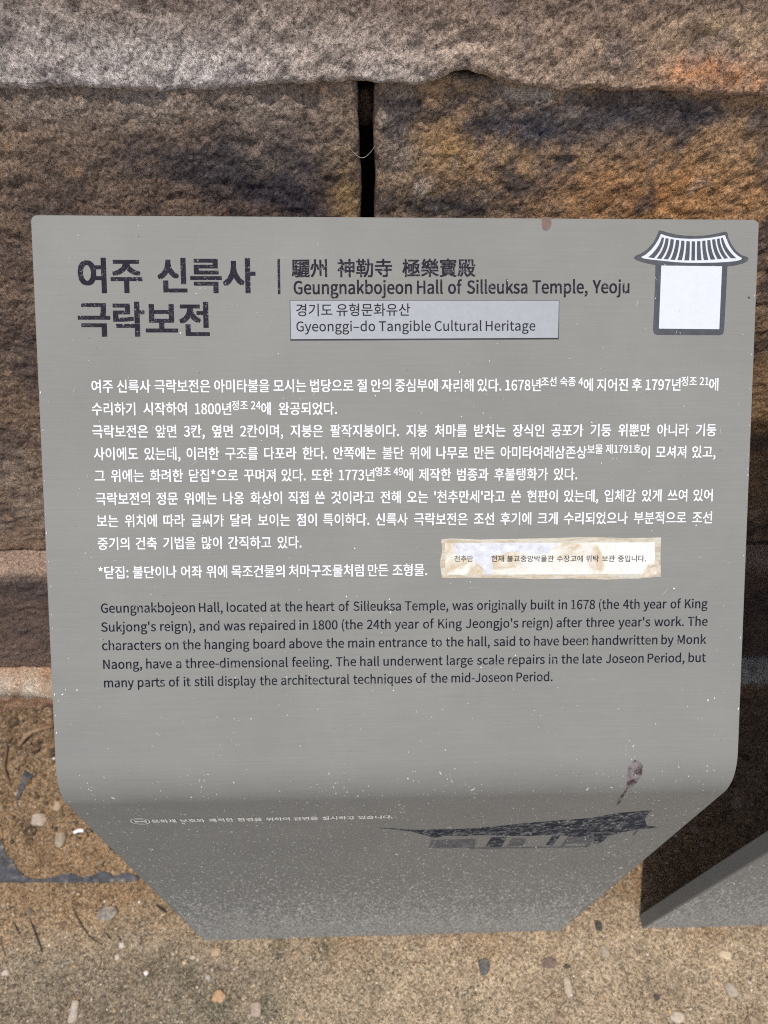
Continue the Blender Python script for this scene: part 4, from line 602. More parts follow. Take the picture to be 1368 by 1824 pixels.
받3#*M1D)S1D)S,V.>,V.>1D-D1D-D/k*M/k *M/(-D/(-D-A*M-A 1,1x011x01+w1,+w1,.a2Y.a2Y/M1,/M *_+D*_&l1D&l1D(V+Y(V+Y*Y13*Y13+D
범3#1V1x0[1x0[/B.;/B.;1D-A1D-A/f*U/f*U1D)Z1D)Z,T.;,T.;.U0[.U0[+{1V+{ *U.|-A.|-A-@*U-@ *t+M*t&k1V&k1V+M +n*c0^*c0^(V+n(V
법3#1V1x0[1x0[/I.;/I.;1H-A1H-A/o*U/o*U1H)Z1H)Z,c.;,c.;.]0[.]0[,A1V,A *U/,-A/,-A-N*U-N +v+n*|+n*|&l1U&l1U+n0[+n0[*X+v*X +v)o0[)o0[(W+v(W
보3#+117*617*6+y-=+y-=)g).)g).(z2J(z2J)g.7)g.7+y1?+y1?170E170E/F+1/F +1.Z0E.Z0E,e+1,e
부3#+71R*=1R*=-+19-+191R0>1R0>0.+70. +7/C0>/C0>-p+7-p 2I+p)-+p)-+,-<+,-<&_.6&_.6+,2I+,
분3#+<1Z*B1Z*B-P14-P141Z0:1Z0:0?+<0? +</W0:/W0:.;+<.; 2I,Q)-,Q)-+g-D+g-D)h.>)h.>+g2I+g +7*a*=*a*=&s1F&s1F(_+7(_
불3#+<1j*B1j*B.F14.F141j0:1j0:0m+<0m +<0-0:0-0://+<// 2G-U).-U).,j-<,j-<+k*9+k*9++0=++0=*4*;*4*;&i1Q&i1Q(Q+4(Q+4)P16)P16+k.7+k.7,j2G,j
붕3#2G,|).,|).,8-<,8-<+:+]*{*Y*E*9)M*_(O+q&s-g&a/]&s0o(O1;)M0t*F/p*|.7+:.7,82G,8 ,D*H-g*S//*H0#*(0?)M0#(s//(R-g(G,D(R+O(s+4)M+O*( +<1a*B1a*B-t14-t141a0:1a0:0T+<0T +</l0:/l0:.^+<.^
뿐3#*q1Z)z1Z)z-O-D-O-D1Z,N1Z,N0A*q0A *q/X,N/X,N.;*q.; /(1Z.11Z.1-O1T-O1T1Z0^1Z0^0A/(0A /(/X0^/X0^.;/(.; 2I,N)-,N)-+d-D+d-D)d.>)d.>+d2I+d +7*Y*=*Y*=&m1F&m1F(X+7(X
사3#,U1)+[1)+[/7+<-C*@+d(z*Z)T)p*[*`+P+o,--;,c+w-U*n.X*)/3*l-o+q,u-J,U/7 1$1x0*1x0*&_1$&_1$,{2b,{2b-j1$-j
산3#,V1@+]1@+]0)+@.U*J-A)*,R)W+i*a,F+U-<,0.E,e-E-V,W.[,%/-,i-j-S,s.`,V0% 1,1x011x01*C1,*C1,.#2Y.#2Y.k1,.k +_++*c++*c&s1T&s1T(_+_(_
삼3#*]+L*]&k1,&k1,+L +U*b02*b02(V+U(V ,V1I+]1I+]0G+@.v*I-c)*,s)V,0*a,h+U-^,0.h,e-i-U,|.W,J/+-3-h-w,s/*,V0I 1,1x011x01+w1,+w1,.Y2Y.Y2Y/F1,/F
상3#/[+6-m+J,$+6*o*V*J)U*o(T,$&t-m&a/[&t0i(T14)U0i*V ,P*T-m*a//*T/z*20;)U/z(x//(V-m(J,P(V+_(x+D)U+_*2 ,T1H+Z1H+Z0D+>.r*I-^)*,n)V,+*_,b+R-W,-.a,a-c-Q,v.T,D/(---f-o,q.y,T0= 1,1x011x01+c1,+c1,.O2Y.O2Y/=1,/=
선3#1V1w0[1w0[/R.F/R.F.f0[.f0[*:1V*: ,[1@+b1@+b0)+D.T*N->)/,M)[+d*e,C+X-;,3.G,g-D-W,S.Z+y//,b-m-N,x.^,[0% +u+-*z+-*z&s1l&s1l(_+u(_
세3#1p1x0x1x0x&_1p&_ /f1e.p1e.p.;-2.;-2-N.p-N.p(4/f(4 ,20{+:0{+:/$*{-;*6+d)#*W)X)r*Q*_+8+f+d-$,4+o,q*o-f*-.<*n-/+v,H-H,2/(
셔3#1V1x0[1x0[/c.G/c.G.v0[.v0[-2.G-2.G,D0[,D0[&^1V&^ ,d1)+h1)+h/7+H-B*M+c)-*X)b)o*i*`+^+p,:-<,p+t-d*i.k){/D*f.$+k-*-F,d/7
수3#.:1W-<1W-<1#,f/^+E.Y)X.&)z-<+R-e,p.U-i/`.b.U0%-e1V-<1x.&02.Y.k/_.:1# 2G,2).,2).+E-<+E-<&_.6&_.6+E2G+E
숙3#.91l-<1l-<1B,f0.+H/1)^.[*#-s+S.@,p/+-h0..`/+/{.A1Q-s1q.[0./2.i0..91B 2G-+).-+).,?-=,?-=+$*1+$*1*:0?*:0?&_1:&_1:+$.7+$.7,?2G,?
습3#+7+i*=+i*=&k14&k14+i0:+i0:*X+7*X +7)p0:)p0:(U+7(U 2G-;).-;).,O2G,O .91n-<1n-<1D,f02+G/9)].e)|-{+S.G,p/0-h02.`/0/|.G1R-{1q.e0./9.i03.91D
시3#1R1x0W1x0W&^1R&^ ,h1)+m1)+m/7+K-?*L+`))*W)])k*h*Z+`+k,?-9,x+r-o*h.w*#/P*g..+k-0-E,h/7
식3#1S+9*`+9*`*M0X*M0X&_1S&_ 1S1x0X1x0X+h1S+h ,f1L+j1L+j0L+L.|*U-h)6,w)a,4*k,l+`-b,<.l,s-i-g,x.o,D/?-.-z-s-*/(,f0L
신3#1S1w0X1w0X*G1S*G +r+,*w+,*w&s1p&s1p(_+r(_ ,f1D+j1D+j0A+M.k*V-P)7,[)d+r*l,R+a-L,<.Y,r-R-e,`.l,*/>,m-y-]-*.p,f0A
실3#1R1x0X1x0X,[1R,[ 1S,-*s,-*s+C0Y+C0Y*B*v*B*v&i1s&i1s(S+n(S+n)[1S)[ ,f1^+j1^+j0q+L/K*T.:)4-M)_,d*i-@+_.4,</;,s.;-h-L.q,u/A-^-{.F-*/P,f0q
심3#1S1w0X1w0X,-1S,- *t+Q*t&k1S&k1S+Q +m*g0Z*g0Z(V+m(V ,f1S+j1S+j0S+L/-*U-t)5--)_,C*j,y+`-o,<.v,s-u-h--.p,U/@-=-{.&-*/3,f0S
쓰3#2I)m).)m).)&2I)& ,61.+;1.+;/m+%.[*@-Q)6,a)c+z*W,U+:-C+d.<,3-?,o,M-g+p._,L/A-</i.808-?0u,S1k+z2?,a14-M0O.V0:/m0:1./?1./?/m/0.h.[-c-h,p,t-e,E.j,6/m
쓴3#2I,[).,[).+p2I+p ,91Y+?1Y+?0_+,/f*J.p)D.4)n-P*a-{+A.[+i/E,6.V,q-s-g-E.]-q/>.T/e/B03.W0m-y1a-O20.41*.l0H/a050_051Y/:1Y/:0_/+/m.W.|-g.?,v/$,H/o,90_ +8*v*=*v*=&s1H&s1H(_+8(_
씨3#1_1x0d1x0d&_1_&_ +M1&*W1&*W.e*K->)x+o({*a)W*%*8*b*b+S+$,N+@+O+l*Y,N)u-1*Y-[+O-w,N.:+Q.f*_/H)|/|*a/%+n.R-;.F.e.F1&-N1&-N.e-G-S-,,<,N+0+p,>+T-U+M.e
아3#-40c+o11*P0c)X/M);-V)X+_*P*I+o){-4*I.,+_.I-V.,/M *z/z+o0?,d/z-?/$-R-V-?,.,d+2+o*m*z+2*E,.*2-V*E/$ 1$1x0*1x0*&_1$&_1$-(2b-(2b-o1$-o
안3#-C0s+{17*Y0s)^0#)>.a)^-D*Y,N+{,1-C,N.?-D._.a.?0# ++04+{0G,s04-Q/W-g.a-Q-k,s-5+{,{++-5*L-k*7.a*L/W 1,1x011x01*E1,*E1,.&2Y.&2Y.m1,.m +[+1*b+1*b&s1T&s1T(_+[(_
앙3#-D1%+{1A*X1%)^03)>.u)^-^*X,k+{,O-D,k.?-^._.u.?03 +*0A+{0S,s0A-R/g-g.u-R.),s-O+{-=+*-O*K.)*7.u*K/g /Z+?-m+S,$+?*o*^*J)Y*o(V,$&u-m&a/Z&u0i(V14)Y0i*^ ,P*]-m*i//*]/z*90;)Y/z({//(W-m(K,P(W+_({+D)Y+_*9 1,1x011x01+p1,+p1,.X2Y.X2Y/E1,/E
앞3#-D1(+{1C*X1()^05)>.w)^-a*X,o+{,S-D,o.?-a._.w.?05 +*0C+{0U,s0C-R/j-g.w-R.,,s-R+{-@+*-R*K.,*7.w*K/j 1,1w011w01,/1,,/1,._2Y._2Y/J1,/J 1C+V*S+V*S*l+z*l+z(X*L(X*L&m1N&m1N(X/x(X/x*l1C*l ,s(X,s*l/%*l/%(X
어3#1V1x0]1x0].%.G.%-|/a--0h+p11*R0c)[/M)>-V)[+_*R*I+p){-/*F.$+Q.G-;0]-;0]&^1V&^ *|/z+p0?,e/z-?/$-R-V-?,.,e+2+p*m*|+2*H,.*5-V*H/$
었3#1V1x0[1x0[/D.Q/D.)0H-11.+v1D*U1))[06)=.y)[-b*U,p+v,T-2,l.*-Q.R.X0[.X0[,+1V,+ +%0D+v0V,l0D-I/k-^.y-I..,l-T+v-A+%-T*H..*4.y*H/k ,^+a+f+a+f+++O***k)2)a(P*1&k+%(<+c(v,4)c,X(s-8(6.,&c.w(8/V(w/|)f0K(w10(<2(&k2R(P1G)/0b*&0L++0L+a/S+a/S++/E*8.s)C.+([-=)?,l*2,^++
에3#1p1x0x1x0x&_1p&_ /k1e.t1e.t-x-Z-x-</[,R0b+I1+*<0])Q/H)9-Q)Q+Y*<*D+I)v,S*@->+J-Z-3.t-3.t(4/k(4 *e/r+I06,//r,X.x,g-Q,X,*,/+0+I*l*e+0*<,**.-Q*<.x
여3#1V1x0]1x0]/^.#/^-L0M,e0z+p11*R0c)[/M)>-V)[+_*R*I+p){,i*3-R*f.*+[0]+[0]&^1V&^ *|/z+p0?,e/z-?/$-R-V-?,.,e+2+p*m*|+2*H,.*5-V*H/$ .;.r0].r0],G.>,G.D,h.G.&.B.M
연3#1V1w0[1w0[0A.$0A-L0o,f13+v1=*U0y)[0()<.c)[-E*U,M+v,0,g,:-L,W.%--0[--0[*B1V*B +%07+v0K,l07-J/Z-_.c-J-k,l-5+v,z+%-5*G-k*3.c*G/Z .I/U0[/U0[-r.J-r.T.I.U.c.T/#.P/= +x+/+$+/+$&s1p&s1p(_+x(_
영3#1V1x0[1x0[0L-|0L-J0v,f18+v1A*U1$)[02)<.s)[-Z*U,h+v,K,f,T-J,p-|-@0[-@0[+q1V+q +%0@+v0R,m0@-J/f-_.s-J.&,m-M+v-:+%-M*G.&*3.s*G/f .I/b0[/b0[.,.J.,.T.Z.U.s.T/3.P/J 0$+E.4+Z,C+E+4*c*h)^+4(X,C&v.4&a0$&v14(X1Y)^14*c ,p*e.4*r/R*e0E*?0a)^0E(|/R(W.4(J,p(W+|(|+a)^+|*?
옆3#1V1x0[1x0[0R-{0R-I0z,e1:+v1C*T1()Z07)<.z)Z-d*T,s+v,W,e,a-I,y-z-G0[-G0[,21V,2 +%0D+v0V,m0D-J/k-_.z-J./,m-V+v-D+%-V*G./*3.z*G/k .I/h0[/h0[.4.J.4.P.J.T.b.U.z.T/:.P/Q 1^+`*g+`*g*u,7*u,7(X*^(X*^&m1i&m1i(X05(X05*u1^*u -0(X-0*u/;*u/;(X
오3#/a0w-g1<+n0w*Q0#*%.W*K-9+W,@-=+t-=)h).)h).({2J({2J)h.7)h.7+t/v,@1*-91O.W1#0# ,>0<-g0Q/70<06/X0W.W06-T/7,r-g,],>,r+?-T*w.W+?/X
옹3#/]+/-g+B+p+/*^*Q*8)Q*^(Q+p&t-g&a/]&t0o(Q1;)Q0o*Q ,D*N-g*Z//*N0$*-0@)Q0$(u//(S-g(H,D(S+O(u+4)Q+O*- /a1P-g1f+n1P*W0o*0/j*R.l+Y.1-=-q-=,t).,t).,02G,02G,t.6,t.6-q/t.10{.l1D/j0v0o ,B0o-g0|/20o0*0J0G/j0*/1/2.f-g.Y,B.f+J/1+-/j+J0J
와3#-W0z,41<*i0z)l0.)L.p)f-c*S,s+d,N+d*c(|*`)0)s+-)t-=*#/O*</I*{,_*f,_,N-n,s.Z-c.t.p.T0. +:0;,40M--0;-f/c-{.p-f.$---K,4-9+:-K*Z.$*E.p*Z/c 1#1x0*1x0*&_1#&_1#,u2],u2]-c1#-c
완3#-S16,71M*t16*$0P)a/J)x.M*`-i+i-J+i,H)-,D)7+X+3+Z-C+f/U,%/O,d.X,Y,d,K,d-K-j-k.O.N.g/J.I0P +D0W,70f-+0W-_0.-q/J-_.g-+.>,7.0+D.>*j.g*V/J*j0. 1+1w001w00**1+**1+-`2W-`2W.M1+.M +R*f*W*f*W&t1K&t1K(`+R(`
위3#-n14,M1L+.14*50L)p/B*5.9+.-P,M-8-n-P.g.9/,/B.g0L +W0Q,M0a-D0Q-z0(.5/B-z.^-D.4,M.$+W.4*|.^*h/B*|0( 1S1w0Y1w0Y&_1S&_ /w,&/q,f-S,O+5,F),,D)7+V,)+[,)&{-#&{-#+a-{+h.y+r
유3#/[1;-f1S+q1;*Y0N*1/=*Y.-+q-A-f-)/[-A0s.-1B/=0s0N ,D0X-f0i//0X0(0+0E/=0(.P//.#-f-m,D.#+K.P+./=+K0+ 2I,,)-,,)-+@+P+@+P&_,M&_,M+@/&+@/&&_/|&_/|+@2I+@
으3#/`0w-g1=+o0w*Q/x*%.L*Q,y+o+z-g+Z/`+z0|,y1O.L0|/x ,>0;-g0R/60;06/S0W.L06-D/6,^-g,F,>,^+>-D*v.L+>/S 2J)l).)l).)%2J)%
은3#2G,S).,S).+i2G+i /`1B-g1X+n1B*W0^*0/T*W.K+n-f-g-O/`-f0v.K1D/T0v0^ ,B0`-g0n/20`0*080G/T0*.p/2.I-g.;,B.I+J.p+-/T+J08 +:*q*?*q*?&s1D&s1D(_+:(_
을3#/b1U-g1h+l1U*V0y*0/|*V/$+l.H-g.6/b.H0w/$1D/|0w0y ,A0w-g1)/40w0+0V0G/|0+/H/4/(-g.v,A/(+I/H+./|+I0V 2G-Q).-Q).,g2G,g 16+r*9+r*9+20=+20=*:*;*:*;&i1Q&i1Q(Q+4(Q+4)U16)U
의3#-q0s,K15+$0s*(0&)a.i*(-Q+$,_,K,C-q,_.o-Q/5.i.o0& +P03,K0E-F03.&/Z.<.i.&-w-F-E,K-3+P-E*p-w*Z.i*p/Z 1O1x0T1x0T&^1O&^ /y*C/r+(-U*l+:*c)3*b)>)t+A)v-Y*&
이3#1R1x0W1x0W&^1R&^ -K0c,-11*g0c)n/M)O-V)n+_*g*I,-){-K*I.D+_.c-V.D/M +7/z,-0?,|/z-W/$-k-V-W,.,|+2,-*m+7+2*Z,.*G-V*Z/$
인3#1S1w0X1w0X*J1S*J +r+5*w+5*w&s1p&s1p(_+r(_ -G0s,%17*^0s)b0#)B.b)b-E*^,O,%,2-G,O.C-E.c.b.C0# +/04,%0G,v04-T/W-j.b-T-l,v-6,%,|+/-6*P-l*;.b*P/W
입3#1S1x0X1x0X,I1S,I +o+u*v+u*v&k1S&k1S+u0Y+u0Y*`+o*` +o)v0Y)v0Y(V+o(V -H11,%1L*]11)b0@)B/+)b-o*]-%,%,d-H-%.C-o.c/+.C0@ +.0L,%0_,w0L-U/t-j/+-U.;,w-c,%-P+.-c*O.;*;/+*O/t
있3#1S1w0X1w0X,*1S,* -H1&,%1B*]1&)b05)B.w)b-a*],p,%,T-H,p.C-a.c.w.C05 +.0B,%0T,w0B-U/i-j.w-U.-,w-S,%-A+.-S*O.-*;.w*O/i ,W+Z+`+Z+`+*+I***e)2)Z(P*+&l*z(<+](v,.)c,R(t-3(7.&&d.r(8/P(w/v)f0F(w1+(<1|&l2L(P1B)/0]*%0G+*0G+Z/N+Z/N+*/?*7.m)C.$(]-7)?,f*2,W+*
자3#.p0s)?0s)?0-+^0-+^.l+<-(*>+M(x*F)P)]*X*L+O+[,/-&,f+f-Z*^.a)s/7*]-r+`,w-2,W.l,W0-.p0- 1$1x0*1x0*&_1$&_1$-#2b-#2b-k1$-k
작3#1,+6*H+6*H*J01*J01&_1,&_ .p18)C18)C0L+^0L+^0)+@._*I-P)*,d)V+|*`,V+T-H,0.N,c-Q-T,e.Y,4/+,v-h-_,t.g,X0),X0L.p0L 1,1x011x01+g1,+g1,.K2Y.K2Y/91,/9
장3#/[+9-m+M,$+9*o*Y*J)W*o(U,$&u-m&a/[&u0i(U14)W0i*Y ,P*W-m*d//*W/z*50;)W/z(y//(V-m(J,P(V+_(y+D)W+_*5 .p14)C14)C0H+^0H+^0#+@.Y*I-K)*,`)T+v*`,Q+T-D,0.K,d-P-U,g.[,8/*,z-h-a,t.f,X0$,X0H.p0H 1,1x011x01+g1,+g1,.T2Y.T2Y/A1,/A
재3#1r1x0z1x0z-k/[-k/[1e.e1e.e(4/[(4/[-#0z-#0z&_1r&_ .$0e):0e):/y+9/y+9/2*|-6*9+Z)#*P)X)i*S*U+:+[+d,w,5+i,s*n-k*0.C*q-0+t,G-E,1/2,1/y.$/y
적3#1V+9*c+9*c*M0[*M0[&_1V&_ 1V1x0[1x0[/;.Z/;.Z.N0[.N0[+k1V+k .w19)K19)K0M+e0M+e0)+G.`*O-O)1,c)]+y*g,U+[-J,8.Q,l-S-],f.b,5/3,w-q-a-#.j,a0*,a0M.w0M
전3#1V1w0[1w0[/-.U/-.U.A0[.A0[*G1V*G .w1-)K1-)K0A+e0A+e/n+G.I*O-:)1,M)]+c*g,?+[-5,7.<,k->-],P.b+x/3,b-q-K-#.T,a/n,a0A.w0A +x+*+$+*+$&s1p&s1p(_+x(_
절3#1U1x0[1x0[/^.Y/^.Y.s0[.s0[,]1U,] .v1H)J1H)J0]+d0]+d0E+F/,*N.#)1-:)Z,Q*d-++X-t,5.v,j.#-[-;.b,g/0-P-o.4,{/4,_0D,_0].v0] 1U,/*x,/*x+D0[+D0[*D*z*D*z&i1x&i1x(R+t(R+t)^1U)^
점3#*t+I*t&k1V&k1V+I +n*`0^*`0^(V+n(V 1V1x0[1x0[/E.X/E.X.X0[.X0[+w1V+w .w1=)K1=)K0Q+e0Q+e00+G.f*O-U)1,i)],%*g,[+[-P,7.W,k-Y-],l.b,:/3-#-q-h-#.p,a00,a0Q.w0Q
접3#+v+q*|+q*|&k1U&k1U+q0[+q0[*Y+v*Y +v)p0[)p0[(V+v(V 1U1x0[1x0[/L.X/L.X.`0[.`0[,C1U,C .w1A)K1A)K0U+e0U+e0>+G.t*O-e)1,w)],4*g,j+[-_,7.g,k-i-],{.b,I/3-2-q-u-#/$,a0>,a0U.w0U
정3#0$+<.4+P,C+<+3*Z*h)W+3(T,C&t.4&`0$&t15(T1Y)W15*Z ,p*[.4*h/Q*[0D*70`)W0D(x/Q(T.4(H,p(T,#(x+b)W,#*7 1V1x0[1x0[/<.Y/<.Y.O0[.O0[+m1V+m .w15)K15)K0I+e0I+e0*+G._*P-M)1,_)]+u*g,R+[-H,8.Q,l-S-^,g.b,5/3,x-q-b-#.k,a0+,a0I.w0I
제3#1n1x0w1x0w&_1n&_ /h1c.r1c.r.:-4.:-4-N.r-N.r(5/h(5 -z0f)<0f)</z+7/z+7/&*y-5*5+W(|*I)V)d*O*R+6+]+a,y,2+f,o*d-f)y.?*_-.+h,E-=,//&,//z-z/z
져3#1V1x0[1x0[/).V/).V.;0[.;0[,q.V,q.V,*0[,*0[&_1V&_ .z0s)H0s)H0.+d0.+d.w+C-,*F+N)&*D)_)^*e*P+Y+c,7-2,o+m-c*b.h)t/@*[-|+d-&-;,`.w,`0..z0.
조3#1]1$)s1$)s08-<08-<0$,c.N+?-=)V,])y+s+O,J,o-D-i.].d-F0*,M1Z+w2#,a08-?.m.O.:0$.:081]08 .9,:->,:->)h).)h).({2J({2J)h.9)h
존3#1U1K)z1K)z0`-10`,^/Q+F.Z)`.0*%-E+Z-l,v.X-g/_.X.X/t-l1O-E1o.000.Z.q/Q.D0`1U0` .7.--=.--=,G).,G).+[2I+[2I,G.7,G +:*k*?*k*?&s1D&s1D(_+:(_
종3#/]+%-g+8+p+%*^*I*8)L*^(O+p&s-g&a/]&s0o(O1;)L0o*I ,D*D-g*O/0*D0$*$0@)L0$(s/0(S-g(H,D(S+O(s+4)L+O*$ 1U1M)z1M)z0c-10c,Y/a+@.v)[.R)z-i+W.1,u.q-g/p.Z.q/w.11T-i1s.R05.w.u/a.D0c1U0c .7.=-=.=-=,n).,n).,)2G,)2G,n.7,n
좌3#.{0|)M0|)M06+g06+g0-+I.j*Q-d)2-$)],<*g,m+]-Z,9.[,n-b-b,x.i,K/8-4-u-q-%.r,c0-,c06.{06 ,c,b+h,b+h*Z(|*X)/)l++)m-;)v/O*6/I*t.S*j-[*c,c*_ 1#1x0*1x0*&_1#&_1#,s2],s2]-a1#-a
주3#1Q1>)|1>)|0T-80T-80O,c/8+F.9)_-c*%,y+U-H,q.7-g/?.^.7/y-H1P,y1p-c0/.9.l/8.=0O.=0T1Q0T 2G,,).,,).+@-<+@-<&`.6&`.6+@2G+@
중3#2G-0).-0).,D-=,D-=+=+]+%*X*H*8)O*^(P+p&t-g&a/]&t0o(P1;)O0t*H/p+%.7+=.7,D2G,D ,D*J-g*U//*J0$**0@)O0$(u//(S-g(H,D(S+O(u+4)O+O** 1U1M)z1M)z0c-10c,Y/`+@.u)].P)z-g+W.0,u.o-g/o.Z.o/w.01T-g1s.P05.u.u/`.D0c1U0c
지3#1R1x0W1x0W&_1R&_ /40s)K0s)K0-+n0-+n.l+L-&*N+L).*F)_)]*h*K+a+Z,@-%,z+c-r*]/#)s/R*].0+[-2--,j.l,j0-/40-
직3#1S1x0X1x0X+e1S+e 1S+4*`+4*`*H0X*H0X&_1S&_ //18)P18)P0L+p0L+p0)+R.`*Z-P):,d)f+|*q,W+g-J,C.P,y-Q-n,e.v,4/G,v.(-^-0.f,l0),l0L//0L
진3#1S1w0X1w0X*H1S*H +r+.*w+.*w&s1p&s1p(_+r(_ //1,)P1,)P0@+p0@+p/h+R.E*Z-6):,I)f+a*q,<+g-0,C.6,y-7-n,J.v+s/G,[.(-C-0.K,l/h,l0@//0@
집3#1S1x0X1x0X,E1S,E +o+r*v+r*v&k1S&k1S+r0Y+r0Y*^+o*^ +o)t0Y)t0Y(V+o(V //1;)P1;)P0P+p0P+p0;+R.w*Y-n)9--)d,C*o,v+f-g,B.j,y-m-o-(.x,S/H-<.)-y-1/#,l0;,l0P//0P
쪽3#18+#*/+#*/*90=*90=&_18&_ -T1V)c1V)c0k+?0k+?0V++/n*J/-)H.U)m-q*d.>+E.t+m/Y,:.z,s.H-g.#.Y.F/:.w/a/V0..q0j.<1a-q2,.U1*/*0I/j050V050k1j0k1j1V-y1V-y0k/:0k/:0[/*/{.V/B-g.m,w/C,I0#,90[,90k-T0k .7-s-=-s-=,p).,p).,,2I,,2I,p.7,p
처3#1V1x0[1x0[-m.I-m.I-(0[-(0[&^1V&^ ,`1g+e1g+e02)H02)H/G+e/G+e.Z+F,s*N+G)0*E)_)^*f*H+Y+P,6,n,l+V-b*T.i)n/>*U-x+T-$,z,_.Z,_/G.x/G.x02,`02
천3#1V1w0[1w0[.i.S.i.S.#0[.#0[*;1V*; ,[1r+a1r+a0V)G0V)G/l+a/l+a/O+D./*N-#)0,;)Y+R*c,,+W,u,3-w,i,{-],8.d+c/4,K-o-1,x.6,Z/O,Z/l.s/l.s0V,[0V +x*x+$*x+$&s1p&s1p(_+x(_
체3#1n1x0w1x0w&_1n&_ /h1c.r1c.r-s-?-s-?--.r--.r(5/h(5 ,.1V+71V+70()?0()?/<+7/<+7.i*y-,*7+W)%*N)W)h*O*S+5+W+`,m,2+_,q*b-i)|.?*b-/+e,E-2,..i,./<.#/<.#0(,.0(
추3#2G+e).+e).*x-=*x-=&^.7&^.7*x2G*x .71x-=1x-=0`*$0`*$/u-=/u,h.d+K-i)b-;*&,Q+U,v,p-^-h.^._-_/x,w1M,Q1l-;0)-j.f.d.8/u1P/u1P0`.70`
축3#2G,i).,i).,$-=,$-=*o*1*o*1*+0?*+0?&b1:&b1:*o.7*o.7,$2G,$ .71|-=1|-=0w**0w**04-904,c/2+J.K)_.))y-B+U-_,r.<-g/2.].</x-_1T-B1o.)0*.K.k/2.;041L041L0w.70w
치3#1R1x0W1x0W&_1R&_ ,t1g+y1g+y02)W02)W/G+z/G+z.Z+Z,r*`+F)?*E)n)^*w*G+n+O,K,m-++U-{*T/*)n/X*U.7+R-:,x,t.Z,t/G/9/G/902,t02
칸3#.@12)g12)g0F-A0F-</y-4/S-(/0)9.z)G.5,a.K+s-S*i,i)>,0)a+F,A,j-o.e 1,1x001x00*<1,*<1,-z2Y-z2Y.g1,.g +[+$*a+$*a&s1S&s1S(_+[(_
쾌3#-n0q)Q0q)Q0,,y0,,w.m)=.Y)I-n,t./,],6-P,.-e-c-m/# +]-0*i-0*i*r(|*p)/***c*,,S*4.?*H.:+--J+$+]*t 1m1x0v1x0v-Y/a-Y/a1d.k1d.k(6/a(6/a,m0v,m0v&_1m&_
크3#2G)r).)r).),2G), 1;0t*80t*80/0B0/0@.()x-i*+-#0=-A06,Q0++^/s*d0n*[10,R1:.0
타3#)U1$)U*0,/*2-`*;/6*M/.+9-^+&,3*w*P*u*P-D..-D.../*P./*P08.B08.B1$ 1$1x0*1x0*&_1$&_1$-%2b-%2b-m1$-m
탁3#1,+6*H+6*H*J01*J01&_1,&_ )W19)W,;,6,=-a,D/(,U.x-@-^-0,:-(*R-%*R.H.,.H.,/2*R/2*R0M.<0M.<19 1,1x011x01+d1,+d1,.I2Y.I2Y/71,/7
탱3#09+0.G+C,U+0+E*Q*z)R+E(R,U&t.G&a09&t1I(R1n)R1I*Q -)*O.G*Z/f*O0X*.0s)R0X(v/f(T.G(I-)(T,5(v+t)R,5*. )U13)U,=+_,?,q,F.%,V-v-A,r-3+i-,*M-**M.H-H.H-H/2*M/2*M0H-R0H-R13 1i1w0r1w0r/4/W/4/W1f.a1f.a+t/W+t/W.H0r.H0r+Q1i+Q
특3#2G,Q)-,Q)-+g2G+g 15*h*1*h*1*#0:*#0:&_15&_ *A1`*A-N1?-N1?.7+<.7+</90{/90{/z+</z+<0v1:0v1:1`
판3#.v0{)I0{)I06*K06*K,b)0,a):+t+4+v-A,%/M,;/G,z-t,n-t06.v06 +C,d+C06,|06,|,i 1,1w011w01*D1,*D1,.%2Y.%2Y.m1,.m +[++*b++*b&s1T&s1T(_+[(_
팔3#.v19)I19)I0P*K0P*K-g)0-f):,z+4,|-@-+/K-?/G.#-t-q-t0P.v0P +C-h+C0P,|0P,|-l 1,1x011x01,Z1,,Z1,.u2Y.u2Y/b1,/b 1,,.*V,.*V+D02+D02*C*X*C*X&i1L&i1L(S+Q(S+Q)^1,)^
포3#1U0y)w0y)w04+R04+R,m)y,m)y,*-<,*-<)e).)e).(w2J(w2J)e.6)e.6,*1S,*1S,m/y,m/y041U04 ,M,m,M04/%04/%,m
하3#-I.E,0.a*o.E)y-T)[,@)y++*o*;,0)y-I*;.?++.],@.?-T +?-b,0-t,z-b-R-0-f,@-R+P,z*x,0*f+?*x*f+P*R,@*f-0 1$1x0+1x0+&_1$&_1$,w2b,w2b-d1$-d ,X1m+^1m+^0>))0>))/R/./R/.0>,X0>
한3#-L//,3/D*r//*%.L)c-K*%,J*r+i,3+S-L+i.?,J.[-K.?.L +C.N,3.[,|.N-S.*-e-K-S,m,|,I,3,<+C,I*l,m*Z-K*l.* 1,1w011w01*81,*81,-i2Y-i2Y.U1,.U +[*o*b*o*b&s1T&s1T(_+[(_ ,^1w+c1w+c0a)00a)0/v/6/v/60a,^0a
해3#,k.I+^.e*Q.I)e-Y)K,F)e+2*Q*B+^*&,k*B-V+2-p,F-V-Y *x-e+^-w,C-e,n-4-$,F,n+W,C+&+^*o*x+&*M+W*=,F*M-4 ,.1]+41]+404),04),/H.5/H.504,.04 1l1x0u1x0u-Z/X-Z/X1c.c1c.c(2/X(2/X,o0u,o0u&_1l&_
현3#-:/.,&/D*n/.*$.J)d-G*$,D*n+a,&+J-:+a.*,D.D-G.*.J +=.L,&.Z,j.L->.&-N-G->,g,j,A,&,3+=,A*j,g*Y-G*j.& ,Q1x+W1x+W0a)/0a)//v.s/v.s0a,Q0a 1V1w0[1w0[/6.s/6.s.J0[.J0[-(.s-(.s,=0[,=0[*,1V*, +u*i*z*i*z&s1l&s1l(_+u(_
